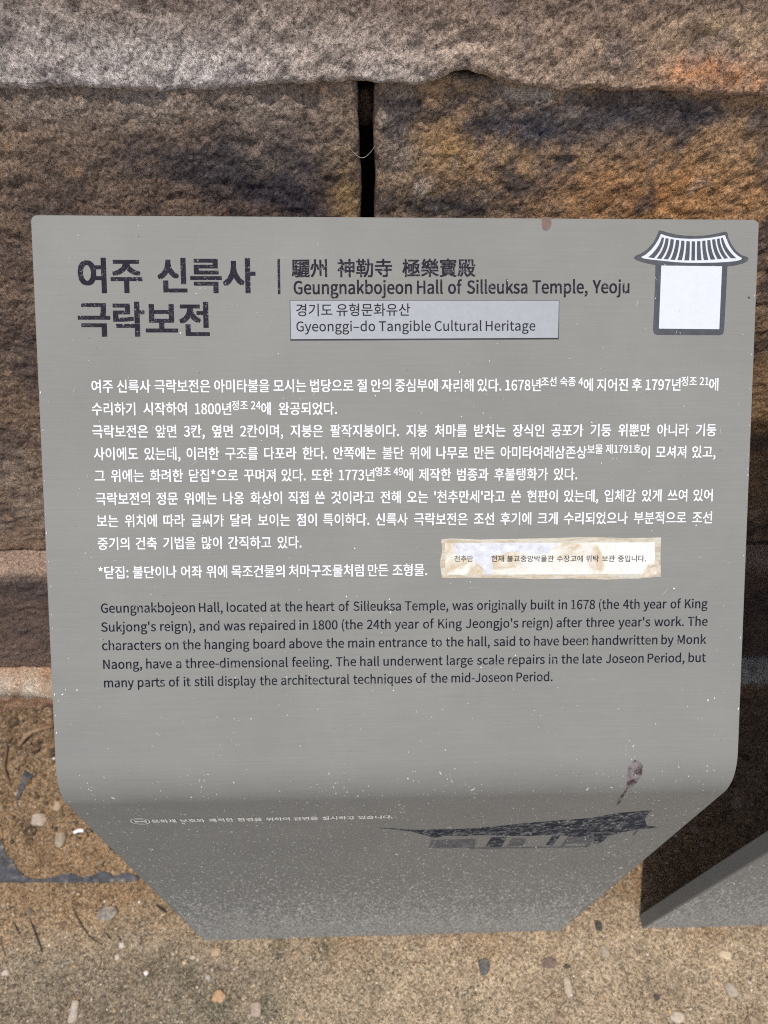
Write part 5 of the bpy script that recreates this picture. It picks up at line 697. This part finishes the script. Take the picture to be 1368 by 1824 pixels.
형3#-:/=,&/R*m/=*$.Z)d-Z*$,Z*m+y,&+d-:+y.*,Z.D-Z.*.Z +=.^,&.k,k.^-?.9-O-Z-?,|,k,W,&,J+=,W*j,|*Y-Z*j.9 0&*|.6+5,D*|+5*F*i)J+5(O,D&s.6&a0&&s17(O1[)J17*F ,s*B.6*L/Q*B0B)|0])J0B(r/Q(S.6(H,s(S,((r+g)J,()| ,Q2&+W2&+W0l)/0l)/0(.s0(.s0l,Q0l 1V1x0[1x0[/N.s/N.s.c0[.c0[-N.r-N.r,c0[,c0[+?1V+?
호3#/T.f-g.{+y.f*k.+*F-%*f,&+e+D-=+*-=)]).)]).(q2J(q2J)].7)].7+*/h+D0h,&1.-%0c.+ ,L.+-g.8/&.+/q-`02-%/q,E/&+z-g+m,L+z+],E+B-%+]-` .71i-=1i-=0J)V0J)V/_1v/_1v0J.70J
화3#-Q/-,:/B*{/-*0.J)n-J**,S*f+t+i+V+i*K(|*H)0)Z+-)]->)g/T*&/N*e.W*Z,d*N,d+V-f+s.I,R.`-J.D.J +K.L,:.Y-(.L-W.(-i-J-W,m-(,I,:,<+K,I*u,m*d-J*u.( 1&1x0,1x0,&_1&&_1&,j2],j2]-W1&-W ,d1v+i1v+i0b)30b)3/w/?/w/?0b,d0b
환3#-R/Y,;/k+#/Y*2/*)q.7*--K*i,v+l,_+l+s))+o)3+++1+.-D+9/X+S/R,6.Z,+-a+|,f+w,f,_-h,w.I-L._.7.D/* +M/%,;/0-)/%-W.c-h.7-W-e-)-I,;-?+M-I*x-e*h.7*x.c 1+1x001x00)t1+)t1+-V2W-V2W.C1+.C +R*J*W*J*W&s1K&s1K(_+R(_ ,f1{+l1{+l0x)@0x)@08/708/70x,f0x
후3#/T/6-g/H+y/6*l.[*H-b*l,h+y,5-g+|/T,50b,h1,-b0b.[ ,M.W-g.b/&.W/n.90.-b/n-2/&,m-g,c,M,m+`-2+F-b+`.9 .72#-=2#-=0i)Y0i)Y0#1q0#1q0i.70i 2J+<).+<).*P-=*P-=&^.7&^.7*P2J*P"""
_A = ''.join(chr(i) for i in range(35, 127) if i not in (92, 39, 34))[:88]
_ix = {c: i for i, c in enumerate(_A)}
def _num(q): return _ix[q[0]]*88+_ix[q[1]]-400
GL = {}
for _row in GLYPHS.split('\n'):
    _bm = bmesh.new(); _ed = []
    for _lp in _row[3:].split(' '):
        _vs = [_bm.verts.new((_num(_lp[i:i+2])/1000, _num(_lp[i+2:i+4])/1000, 0)) for i in range(0, len(_lp), 4)]
        _ed += [_bm.edges.new((_vs[i], _vs[(i+1) % len(_vs)])) for i in range(len(_vs))]
    bmesh.ops.triangle_fill(_bm, use_beauty=False, use_dissolve=False, edges=_ed); _bm.verts.index_update()
    GL[_row[0]] = (_num(_row[1:3])/1000, np.array([v.co[:2] for v in _bm.verts]), [[v.index for v in f.verts] for f in _bm.faces]); _bm.free()
def outline(txt):
    V, Fc, x = [], [], 0.
    for ch in txt:
        if ch == ' ': x += .26; continue
        adv, v, f = GL[ch]; b = sum(len(q) for q in V)
        V.append(v+np.array([x, 0])); Fc += [[i+b for i in q] for q in f]; x += adv
    return np.vstack(V), Fc
_cache = {}
def glyphs(txt, bold=0.):
    key = (txt, bold)
    if key in _cache: return _cache[key]
    V, Fc = outline(txt)
    if bold > 0:                                                  # heavier strokes: the outline again, shifted both ways, each a hair higher
        n = len(V); d = bold*.5
        V = np.vstack([np.column_stack([V+np.array(q), np.full(n, i*1e-5)]) for i, q in enumerate([(0, 0), (-d, -d*.6), (d, -d*.6), (d, d*.6), (-d, d*.6)])])
        Fc = [[a+n*i for a in f] for i in range(5) for f in Fc]
    else: V = np.column_stack([V, np.zeros(len(V))])
    V[:, 0] -= V[:, 0].min()
    _cache[key] = (V, Fc, V[:, 0].max()); return _cache[key]
def word(tok, bold):
    """a word, with {raised small} runs"""
    parts, cur, sup = [], '', False
    for ch in tok+'\0':
        if ch in '{}\0':
            if cur: parts.append((cur, sup))
            cur = ''; sup = ch == '{'
        else: cur += ch
    V, Fc, x = [], [], 0
    for i, (t, sp) in enumerate(parts):
        v, f, wd = glyphs(t, bold*.8 if sp else bold); k = .75 if sp else 1.; up = .33 if sp else 0.
        if i: x += .05
        b = sum(len(q) for q in V)
        V.append(v*np.array([k, k, 1])+np.array([x, up, 0])); Fc += [[q+b for q in g] for g in f]; x += wd*k
    return np.vstack(V), Fc, x
def split(t):
    out, cur, dep = [], '', 0
    for ch in t:
        dep += (ch == '{')-(ch == '}')
        if ch == ' ' and dep == 0: out.append(cur); cur = ''
        else: cur += ch
    return out+[cur]
def lettering(name, lines, em, mat, parent=sign, bold=0., sx=None, gap=.25, drop=.07, off=.00015, ysc=1., fade=None):
    """lines = [text, x0, s0, x1, s1]; sx given: words keep that width and the gaps share the rest; else the whole line is fitted"""
    VV, FF = [], []
    for t, x0, s0, x1, s1 in lines:
        ws = [word(q, bold) for q in split(t)]; tot = sum(q[2] for q in ws); n = len(ws)-1
        span = math.hypot(x1-x0, s1-s0)/em
        if sx and n:
            k = sx; g = (span-k*tot)/n
            if g < .20: k = (span-.24*n)/tot; g = .24
        else: k = span/(tot+gap*n); g = gap*k
        x = 0
        ux, us = (x1-x0)/math.hypot(x1-x0, s1-s0), (s1-s0)/math.hypot(x1-x0, s1-s0)
        for v, f, wd in ws:
            a = (v[:, 0]*k+x)*em; h = (v[:, 1]+drop)*em*ysc
            b = len(VV)
            VV += list(zip(x0+a*ux+h*us, s0+a*us-h*ux, off+v[:, 2])); FF += [[q+b for q in g2] for g2 in f]
            x += wd*k+g
    XS = np.array(VV)
    FF = [f if orient(XS, f) else f[::-1] for f in FF]
    return mesh_obj(name, sheet(XS[:, 0], XS[:, 1], XS[:, 2]), FF, mat, parent, smooth=False)

for q in D['title']: lettering('title_lettering', [q], .0300, M_INK, bold=.062, gap=.42, drop=.085)
poly('divider_line', D['divider'], M_INK)
lettering('hanja_lettering', D['hanja'], .0157, M_INK, bold=.040, gap=.55, drop=.085)
lettering('english_title', D['etitle'], .0142, M_INK, bold=.042, gap=.33, drop=0)
lettering('korean_text', D['korean'], .0117, M_WHITE, bold=.022, sx=.865, drop=.085)
lettering('english_text', D['english'], .0108, M_INK2, bold=.026, gap=.34, drop=0)
poly('strip_shadow', [(D['plate'][i][0]+dx, D['plate'][i][1]+ds) for i, dx, ds in ((0, -.0006, -.0005), (1, .0006, -.0005), (2, .0009, .0011), (3, -.0006, .0011))], simple('painted_strip_shadow', (.03, .03, .034), .7), off=.0002)  # dark rim painted beneath the strip as the shadow it casts
pl = poly('silver_strip', [D['plate'][i] for i in (0, 1, 2, 3)], M_SILVER, off=.0009, thick=.0009)
lettering('strip_lettering', D['plate_ko'], .0112, M_STRIPINK, pl, bold=.008, gap=.3, drop=.085, off=.0011)
lettering('strip_lettering', D['plate_en'], .0108, M_STRIPINK, pl, bold=0.008, gap=.3, drop=0, off=.0011)
em_ = poly('gate_emblem', D['qr_outline'], M_CHAR, off=.00012)
poly('emblem_roof', D['qr_roof_out'], M_SHEETWHITE, em_, off=.00024)
polys('emblem_roof_gaps', D['qr_gaps'], M_CHAR, em_, off=.00036)
poly('emblem_square', D['qr_white'], M_SHEETWHITE, em_, off=.00024)

# ---- taped paper notice
def tape_mat():
    s = NT('yellowed_tape'); n = s.noise(40, 5, .7, .4, stretch=(1, 6, 6)); n2 = s.noise(260, 4, .7)
    c = s.ramp(n, [(.28, (.42, .43, .40)), (.45, (.50, .47, .38)), (.60, (.38, .30, .2)), (.72, (.5, .5, .47))])
    c = s.mix(s.fr(n2, .55, .7, 0, .5), c, (.26, .23, .18))
    return s.out(c, .3, s.bump(n2, .0006, .7), spec=.5)
def paper_mat():
    s = NT('stained_paper'); n = s.noise(22, 5, .65, .8); n2 = s.noise(60, 6, .7, 1.5)
    c = s.ramp(n, [(.33, (.66, .655, .62)), (.50, (.62, .605, .54)), (.60, (.46, .37, .25)), (.70, (.61, .59, .52))])
    cr = s.fr(s.math('ABSOLUTE', s.math('SUBTRACT', n2, .5)), 0, .018, .45, 0)
    c = s.mix(cr, c, (.42, .32, .2))
    return s.out(c, .5, s.bump(n2, .0008, .6), spec=.4)
nt_ = poly('paper_notice', D['tape'], tape_mat(), off=.00035, thick=.00034); nt_.name = 'taped_notice'
poly('notice_paper', D['paper'], paper_mat(), nt_, off=.0005, thick=.00014)
poly('torn_patch', D['torn'], simple('bare_backing_paper', (.53, .535, .56), .8, chips=.58, chipcol=(.38, .36, .33)), nt_, off=.00062)
cr = []
rng = random.Random(4)
def crumple():
    pts = np.array(D['crumple']); x0, s0 = pts.min(0); x1, s1 = pts.max(0); n = 26
    V, Fc = [], []
    for j in range(n):
        for i in range(n):
            x = x0+(x1-x0)*i/(n-1); s = s0+(s1-s0)*j/(n-1); V.append((x, s))
    V = np.array(V); q = np.stack([V[:, 0], V[:, 1], 0*V[:, 0]], 1)
    h = .0016*np.clip(fbm(q, 170, 4, 9, ridged=True)+.1, 0, 1)
    u = (V[:, 0]-x0)/(x1-x0); t = (V[:, 1]-s0)/(s1-s0)
    h = h*np.clip(np.minimum(np.minimum(u, 1-u), np.minimum(t, 1-t))*5, 0, 1)*sstep(.45, .75, u+t*.6)-.0003*(1-sstep(.5, .8, u+t*.6))
    for j in range(n-1):
        for i in range(n-1): Fc.append((j*n+i, (j+1)*n+i, (j+1)*n+i+1, j*n+i+1))
    return mesh_obj('tape_wrinkle', sheet(V[:, 0], V[:, 1], .0006+h), Fc, simple('crumpled_tape', (.52, .45, .35), .35, spec=.5), nt_)
crumple()
M_NOTE = simple('printed_ink', (.03, .03, .033), .7, var=.1, spec=.1)
lettering('notice_lettering', D['note2'], .0062, M_NOTE, nt_, bold=.012, gap=.42, drop=.085, off=.00075)
lettering('notice_lettering', D['note1'], .0062, simple('faded_ink', (.10, .10, .105), .7, var=.1, spec=.1, chips=.6, chipcol=(.6, .6, .6)), nt_, bold=.010, gap=.3, drop=.085, off=.00075)

# ---- prints on the leg
M_LINE = simple('pale_worn_print', (.74, .73, .68), .7, chips=.6, chipcol=(.3, .3, .28), scale=420, var=.1)
lettering('smoking_ban_line', D['legline'], .0118, M_LINE, off=.0005, bold=.055, gap=.42, drop=.085)
x0, s0, x1, s1, st, sb = D['logo']
def ring(cx_, cs, rx, rs, w, n=40, a0=0, a1=2*math.pi):
    L1, L2 = [], []
    for i in range(n+1):
        a = a0+(a1-a0)*i/n; L1.append((cx_+rx*math.cos(a), cs+rs*math.sin(a))); L2.append((cx_+(rx-w)*math.cos(a), cs+(rs-w)*math.sin(a)))
    return [[L1[i], L1[i+1], L2[i+1], L2[i]] for i in range(n)]
lcx, lcs = (x0+x1)/2, (st+sb)/2
polys('smoking_ban_emblem', ring(lcx, lcs, .0092, .0098, .0009)+ring(lcx, lcs, .0060, .0064, .0008)+[[(lcx-.006, lcs-.0012), (lcx+.005, lcs-.0012), (lcx+.005, lcs+.0012), (lcx-.006, lcs+.0012)]], M_LINE, off=.0005)
M_HALL = simple('dark_slate_print', (.028, .031, .040), .8, spec=.05, chips=.475, chipcol=(.24, .245, .235), scale=260, var=.3)
M_HALL2 = simple('faint_slate_print', (.075, .08, .092), .6, chips=.5, chipcol=(.2, .205, .2), scale=230, var=.3)
hall = poly('hall_drawing', D['hall_roof'], M_HALL, off=.00012)
poly('drawn_eave', D['hall_eave'], M_HALL, hall, off=.0002)
for q in D['hall_posts']: poly('drawn_post', q, M_HALL2, hall, off=.00026)
for q in D['hall_doors']: poly('drawn_door', q, M_HALL, hall, off=.00026)
for q in D['hall_panels']: poly('drawn_wall', q, M_HALL2, hall, off=.00016)
poly('drawn_base', D['hall_base'], M_HALL2, hall, off=.0002)

# ---- stains that run over the sheet (cut into thin rows so they follow the bend)
def smear(name, pts, mat, off=.0002):
    P = np.array(pts); V, Fc = [], []
    ss = np.arange(P[:, 1].min()+1e-4, P[:, 1].max(), .0012)
    for s in ss:
        xsx = []
        for i in range(len(P)):
            a, b = P[i], P[(i+1) % len(P)]
            if (a[1] <= s) != (b[1] <= s): xsx.append(a[0]+(b[0]-a[0])*(s-a[1])/(b[1]-a[1]))
        j = .0005*fbm(np.array([[s, 0, 0], [s, 5, 0]]), 260, 3, 5)
        V += [(min(xsx)+j[0], s), (max(xsx)+j[1], s)]
    for i in range(len(ss)-1): Fc.append((2*i, 2*i+2, 2*i+3, 2*i+1))
    V = np.array(V); return mesh_obj(name, sheet(V[:, 0], V[:, 1], off), Fc, mat, sign)
def smear_mat():
    s = NT('dried_dropping'); n = s.noise(110, 5, .7, .8)
    c = s.ramp(n, [(.40, (.035, .018, .018)), (.48, (.13, .105, .105)), (.6, (.20, .175, .175)), (.72, (.13, .10, .10))])
    return s.out(c, .8, s.bump(n, .0006, .6))
smear('dropping_streak', D['dropping'], smear_mat(), .0003)
smear('brown_stain', D['stain'], simple('brown_stain_paint', (.15, .095, .08), .8, chips=.5, chipcol=(.26, .2, .18), scale=200), .0003)

# ---- flecks, scratches and mud with painted sand reflections: thousands, one part each
def flecks(name, gen, mat, parent, off=.0001, seed=1):
    rg = random.Random(seed); VV, FF = [], []
    for x, s, rx, rs, rot in gen(rg):
        n = rg.choice((4, 5, 6)); b = len(VV); ca, sa = math.cos(rot), math.sin(rot)
        for i in range(n):
            a = -2*math.pi*i/n; k = rg.uniform(.6, 1.2); px, ps = rx*k*math.cos(a), rs*k*math.sin(a)
            VV.append((x+px*ca-ps*sa, s+px*sa+ps*ca))
        FF.append(list(range(b, b+n)))
    XS = np.array(VV); o = mesh_obj(name, sheet(XS[:, 0], XS[:, 1], off), FF, mat, parent, smooth=False); o['kind'] = 'stuff'; return o
def gen_panel(rg):
    cl = [(rg.uniform(-.29, .29), rg.uniform(.01, .46), rg.uniform(.006, .03)) for _ in range(26)]
    for _ in range(520):
        if rg.random() < .5:
            c_ = rg.choice(cl); x = rg.gauss(c_[0], c_[2]); s = rg.gauss(c_[1], c_[2])
        else: x = rg.uniform(-.295, .295); s = rg.uniform(.005, .475)
        if abs(x) > .297 or not .004 < s < .48: continue
        r = .00017*math.exp(min(1.5, abs(rg.gauss(0, .6))))
        yield x, s, r, r*rg.uniform(.8, 1.8), rg.uniform(-.6, .6)
    for _ in range(26):                                            # nicks along the side edges
        sg = rg.choice((-1, 1)); yield sg*rg.uniform(.2965, .2985), rg.uniform(.01, .47), rg.uniform(.0002, .0006), rg.uniform(.0003, .0016), 0
    for _ in range(30):
        x = rg.uniform(-.28, .28); s = rg.uniform(.01, .46); yield x, s, .00012, rg.uniform(.001, .004), rg.gauss(0, .5)
flecks('paint_flecks', gen_panel, M_SPECK, sign, .00042, 3)
def gen_black(rg):
    for _ in range(40): yield rg.uniform(-.29, .29), rg.uniform(.01, .47), .0003, .0004, 0
    yield D['brown_dot'][0], D['brown_dot'][1], .0011, .0011, 0
flecks('dark_flecks', gen_black, M_CHAR, sign, .0004, 7)
def gen_leg(rg):
    s_lo, s_hi = S1+.01, S2+H-TT
    cl = [(rg.uniform(-.28, .28), S1+.02+rg.random()**1.2*.25, rg.uniform(.006, .022)) for _ in range(60)]
    for i in range(26000):  # long pale flecks painting the sand mirrored in the leg, denser towards the ground
        t = rg.random()**.55; s = S2-.02+t*(s_hi-S2+.02); x = rg.uniform(-.296, .296)
        r = .00040*math.exp(rg.gauss(0, .42))*(.6+1.4*t*t)
        yield x, s, r*rg.uniform(.8, 2.), r*rg.uniform(1.5, 4+10*t*t), rg.gauss(0, .25)
    for i in range(1500):
        c_ = rg.choice(cl); x = rg.gauss(c_[0], c_[2]); s = rg.gauss(c_[1], c_[2]*1.8)
        if abs(x) > .296 or s < s_lo: continue
        r = .0003*math.exp(rg.gauss(0, .5)); yield x, s, r, r*rg.uniform(1, 4), rg.gauss(0, .5)
leg_f = flecks('mud_reflection_flecks', gen_leg, M_MUD_REFL, sign, .0001, 5)
def gen_leg2(rg):
    for i in range(700):
        t = rg.random(); s = S1+.012+t*(.42); x = rg.uniform(-.296, .296); r = .0003*math.exp(rg.gauss(0, .5))
        yield x, s, r, r*rg.uniform(1, 3.5), rg.gauss(0, .5)
flecks('paint_flecks', gen_leg2, M_SPECK, sign, .00035, 15)

# ---- the neighbouring sign: same bent plate, only its leg is in view
sign2 = thing('information_sign', 'second grey metal sign cut off by the right edge, only its leg in view', 'sign', (D['nx'], .0, 0))
p2 = plate.copy(); C.objects.link(p2); p2.parent = sign2
f2 = leg_f.copy(); C.objects.link(f2); f2.parent = sign2

# ------------------------------------------------------------------ loose things on the ground
M_PEB = {}
def pebble_mat(col):
    dark = sum(col) < .3
    s = NT('pebble_stone'); n = s.noise(160, 5, .7, .5)
    c = s.mix(1., col, s.fr(n, .3, .7, .6, 1.3), 'MULTIPLY'); c = s.mix(s.fr(s.noise(90, 4, .7, .5), .42, .60, .05 if dark else .22, .25 if dark else .88), c, (.38, .30, .21))
    return s.out(c, .8, s.bump(s.noise(220, 4, .65), .0025, .7), spec=.3)
for i, (x, y, rx, ry, col, lab) in enumerate(D['pebbles']):
    rz = .62*min(rx, ry); z = gz(x, y)
    o = blob_mesh('pebble', (x, y, z-rz*.05), (rx*.92, ry*.92, rz), pebble_mat(tuple(col)), None, i+3, 3, .38, 1.2, ang=.25+.3*(i % 3))
    tag(o, lab, 'pebble', 'loose pebbles on the sand')
def tube(name, pts, r, mat, sides=7, taper=.5, seed=0, sag=0):
    P = [Vector(p) for p in pts]; Q = []
    n = len(P)
    for i in range(n-1):
        p0, p1, p2, p3 = P[max(i-1, 0)], P[i], P[i+1], P[min(i+2, n-1)]
        for k in range(8):
            t = k/8; Q.append(.5*((2*p1)+(-p0+p2)*t+(2*p0-5*p1+4*p2-p3)*t*t+(-p0+3*p1-3*p2+p3)*t**3))
    Q.append(P[-1]); V, Fc = [], []; m = len(Q); rg = random.Random(seed)
    for i, q in enumerate(Q):
        d = (Q[min(i+1, m-1)]-Q[max(i-1, 0)]).normalized(); a = d.cross(Vector((0, 0, 1)))
        a = a.normalized() if a.length > 1e-4 else Vector((1, 0, 0)); b = d.cross(a)
        rr = r*(1-(1-taper)*abs(2*i/(m-1)-1)**1.5)*rg.uniform(.82, 1.15)
        for k in range(sides):
            t = 2*math.pi*k/sides; V.append(q+a*math.cos(t)*rr+b*math.sin(t)*rr)
    for i in range(m-1):
        for k in range(sides): Fc.append((i*sides+k, i*sides+(k+1) % sides, (i+1)*sides+(k+1) % sides, (i+1)*sides+k))
    Fc.append(list(range(sides))[::-1]); Fc.append([(m-1)*sides+k for k in range(sides)])
    return mesh_obj(name, V, Fc, mat)
M_TWIG = simple('dark_twig_bark', (.035, .026, .02), .85, var=.3, bumpd=.001)
M_ROOT = simple('tan_root_bark', (.24, .155, .09), .9, var=.35, bumpd=.002)
M_ROOT2 = simple('brown_root_bark', (.13, .08, .05), .9, var=.35, bumpd=.002)
for i, (pts, r, lab) in enumerate(D['twigs']):
    P = [(p[0], p[1], gz(p[0], p[1])+r*.55) for p in pts]
    tag(tube('twig', P, r, M_TWIG, seed=i, taper=.35), lab, 'twig', 'twigs and roots on the ground')
for i, (pts, r, lab) in enumerate(D['roots']):
    P = [(p[0], p[1], gz(p[0], p[1])+r*.8) for p in pts]
    tag(tube('root', P, r, M_ROOT if i == 0 else M_ROOT2, seed=i+20, taper=.5), lab, 'root', 'twigs and roots on the ground')
P = [(p[0], p[1], gz(p[0], p[1])+.002) for p in D['litter']]
tag(tube('litter_scrap', [P[0], tuple((np.array(P[0])+np.array(P[1]))/2+np.array([0, .0015, .001])), P[1]], .0033, simple('white_plastic', (.85, .86, .9), .35, var=.05), taper=.75),
    'small white plastic scrap lying on the sand left of the sign', 'litter')
def fabric(name, pts, lab, rise):
    bm = bmesh.new(); vs = [bm.verts.new((p[0], p[1], 0)) for p in pts]
    ed = [bm.edges.new((vs[i], vs[(i+1) % len(vs)])) for i in range(len(vs))]
    bmesh.ops.triangle_fill(bm, use_beauty=True, use_dissolve=False, edges=ed)
    bmesh.ops.subdivide_edges(bm, edges=bm.edges[:], cuts=5, use_grid_fill=True)
    r = bmesh.ops.extrude_face_region(bm, geom=bm.faces[:])
    for v in [g for g in r['geom'] if isinstance(g, bmesh.types.BMVert)]: v.co.z -= .008
    V = np.array([v.co[:] for v in bm.verts]); bm.verts.index_update(); Fc = [[v.index for v in f.verts] for f in bm.faces]
    bm.normal_update(); bm.free()
    V[:, 2] += ground_h(V[:, 0], V[:, 1])+rise+.0016*fbm(V*np.array([1, 1, 0]), 45, 3, 71)
    s = NT('slate_fabric'); n = s.noise(70, 5, .7); c = s.ramp(n, [(.3, (.022, .024, .029)), (.48, (.048, .051, .058)), (.60, (.085, .085, .09)), (.67, (.26, .20, .13))])
    o = mesh_obj(name, V, Fc, s.out(c, .8, s.bump(n, .002, .7)), smooth=False); return tag(o, lab, 'weed fabric')
fabric('weed_fabric', D['mat'], 'dark slate strip of fabric half buried in the sand at the left edge', .0028)
fabric('weed_fabric', D['mat2'], 'small torn scrap of dark slate fabric on the soil near the sign bend', .003)
tag(tube('cobweb_thread', [(p[0], .447, p[1]) for p in D['thread']], .00018, M_THREAD, sides=5, taper=.8), 'pale cobweb thread sagging across the dark joint between two wall blocks', 'thread')

# sand grains and grit lying loose: nobody could count them
def grains():
    rg = np.random.RandomState(3); N = 26000
    x = rg.uniform(-.76, .86, N); y = np.where(rg.rand(N) < .8, rg.uniform(-.19, .12, N), rg.uniform(.1, .40, N))
    z = ground_h(x, y); r = .00075*np.exp(rg.normal(0, .42, N)); big = rg.rand(N) < .03; r = np.where(big, r*2.2, r)
    base = np.array([(1, 0, 0), (-1, 0, 0), (0, 1, 0), (0, -1, 0), (0, 0, 1), (0, 0, -1)], float)
    tri = np.array([(0, 2, 4), (2, 1, 4), (1, 3, 4), (3, 0, 4), (2, 0, 5), (1, 2, 5), (3, 1, 5), (0, 3, 5)])
    V = base[None]*r[:, None, None]*rg.uniform(.6, 1.3, (N, 6, 1))
    an = rg.uniform(0, 6.28, N); ca, sa = np.cos(an)[:, None], np.sin(an)[:, None]
    V = np.stack([V[..., 0]*ca-V[..., 1]*sa, V[..., 0]*sa+V[..., 1]*ca, V[..., 2]*.8], -1)
    V = V+np.stack([x, y, z+r*.25], 1)[:, None, :]
    Fc = (tri[None]+6*np.arange(N)[:, None, None]).reshape(-1, 3)
    pal = np.array([(.50, .37, .24), (.42, .30, .18), (.60, .50, .38), (.30, .22, .14), (.66, .60, .52), (.16, .12, .09), (.48, .30, .15)])
    pc = pal[rg.choice(len(pal), N, p=[.3, .24, .13, .14, .06, .07, .06])]*rg.uniform(.75, 1.2, (N, 1))
    # crumbs of soil at the wall's foot
    M = 900; bm = bmesh.new(); bmesh.ops.create_icosphere(bm, subdivisions=2, radius=1)
    S = np.array([v.co[:] for v in bm.verts]); T = np.array([[v.index for v in f.verts] for f in bm.faces]); bm.free()
    cx_ = np.where(rg.rand(M) < .6, rg.uniform(-.80, -.52, M), rg.uniform(-.6, .8, M)); cy_ = .40-.24*rg.rand(M)**1.3
    cr = .0026*np.exp(rg.normal(0, .55, M)); cz_ = ground_h(cx_, cy_)
    Q = np.concatenate([S*(r_*np.array([rg.uniform(.8, 1.4), rg.uniform(.7, 1.2), rg.uniform(.5, .9)]))*(1+.45*fbm(S+11.*i, 1.5, 3, 3))[:, None]+np.array([a_, b_, c_+r_*.3]) for i, (a_, b_, c_, r_) in enumerate(zip(cx_, cy_, cz_, cr))])
    o2 = mesh_obj('soil_crumbs', Q, (T[None]+len(S)*np.arange(M)[:, None, None]).reshape(-1, 3), M_SAND, cols=np.repeat(np.array([.25, .165, .10])*rg.uniform(.55, 1.25, (M, 1)), len(S), 0))
    o2['kind'] = 'stuff'; tag(o2, 'brown crumbs of soil gathered at the foot of the wall', 'soil crumbs')
    # dry straws and fibres
    VV, FF = [], []
    for i in range(230):
        x_ = rg.uniform(-.80, -.50) if i < 150 else rg.uniform(-.7, .8); y_ = rg.uniform(.12, .40) if i < 170 else rg.uniform(-.12, .1)
        an_ = rg.uniform(0, 6.28); ln = rg.uniform(.008, .035); bend = rg.uniform(-.6, .6); wd = rg.uniform(.0003, .0008); b = len(VV)
        for k in range(6):
            t_ = k/5; aa = an_+bend*t_; px = x_+ln*t_*math.cos(aa); py = y_+ln*t_*math.sin(aa)
            pz = gz(px, py)+.0012+.003*math.sin(t_*3.1)*rg.rand()
            nx_, ny_ = -math.sin(aa)*wd, math.cos(aa)*wd
            VV += [(px+nx_, py+ny_, pz), (px, py, pz+wd*1.3), (px-nx_, py-ny_, pz)]
        for k in range(5):
            q = b+3*k; FF += [(q, q+3, q+4, q+1), (q+1, q+4, q+5, q+2), (q+2, q+5, q+3, q)]
    o3 = mesh_obj('plant_litter', VV, FF, simple('dry_straw', (.20, .13, .08), .9, var=.6), smooth=False)
    o3['kind'] = 'stuff'; tag(o3, 'dry straws and plant fibres strewn over soil and sand', 'plant litter')
    s = NT('grit'); m = s.out(s.tint(), .9, spec=.2)
    o = mesh_obj('sand_grains', V.reshape(-1, 3), Fc, m, smooth=False, cols=np.repeat(pc, 6, 0))
    o['kind'] = 'stuff'; tag(o, 'loose sand grains and grit scattered over the ground', 'sand grains')
grains()
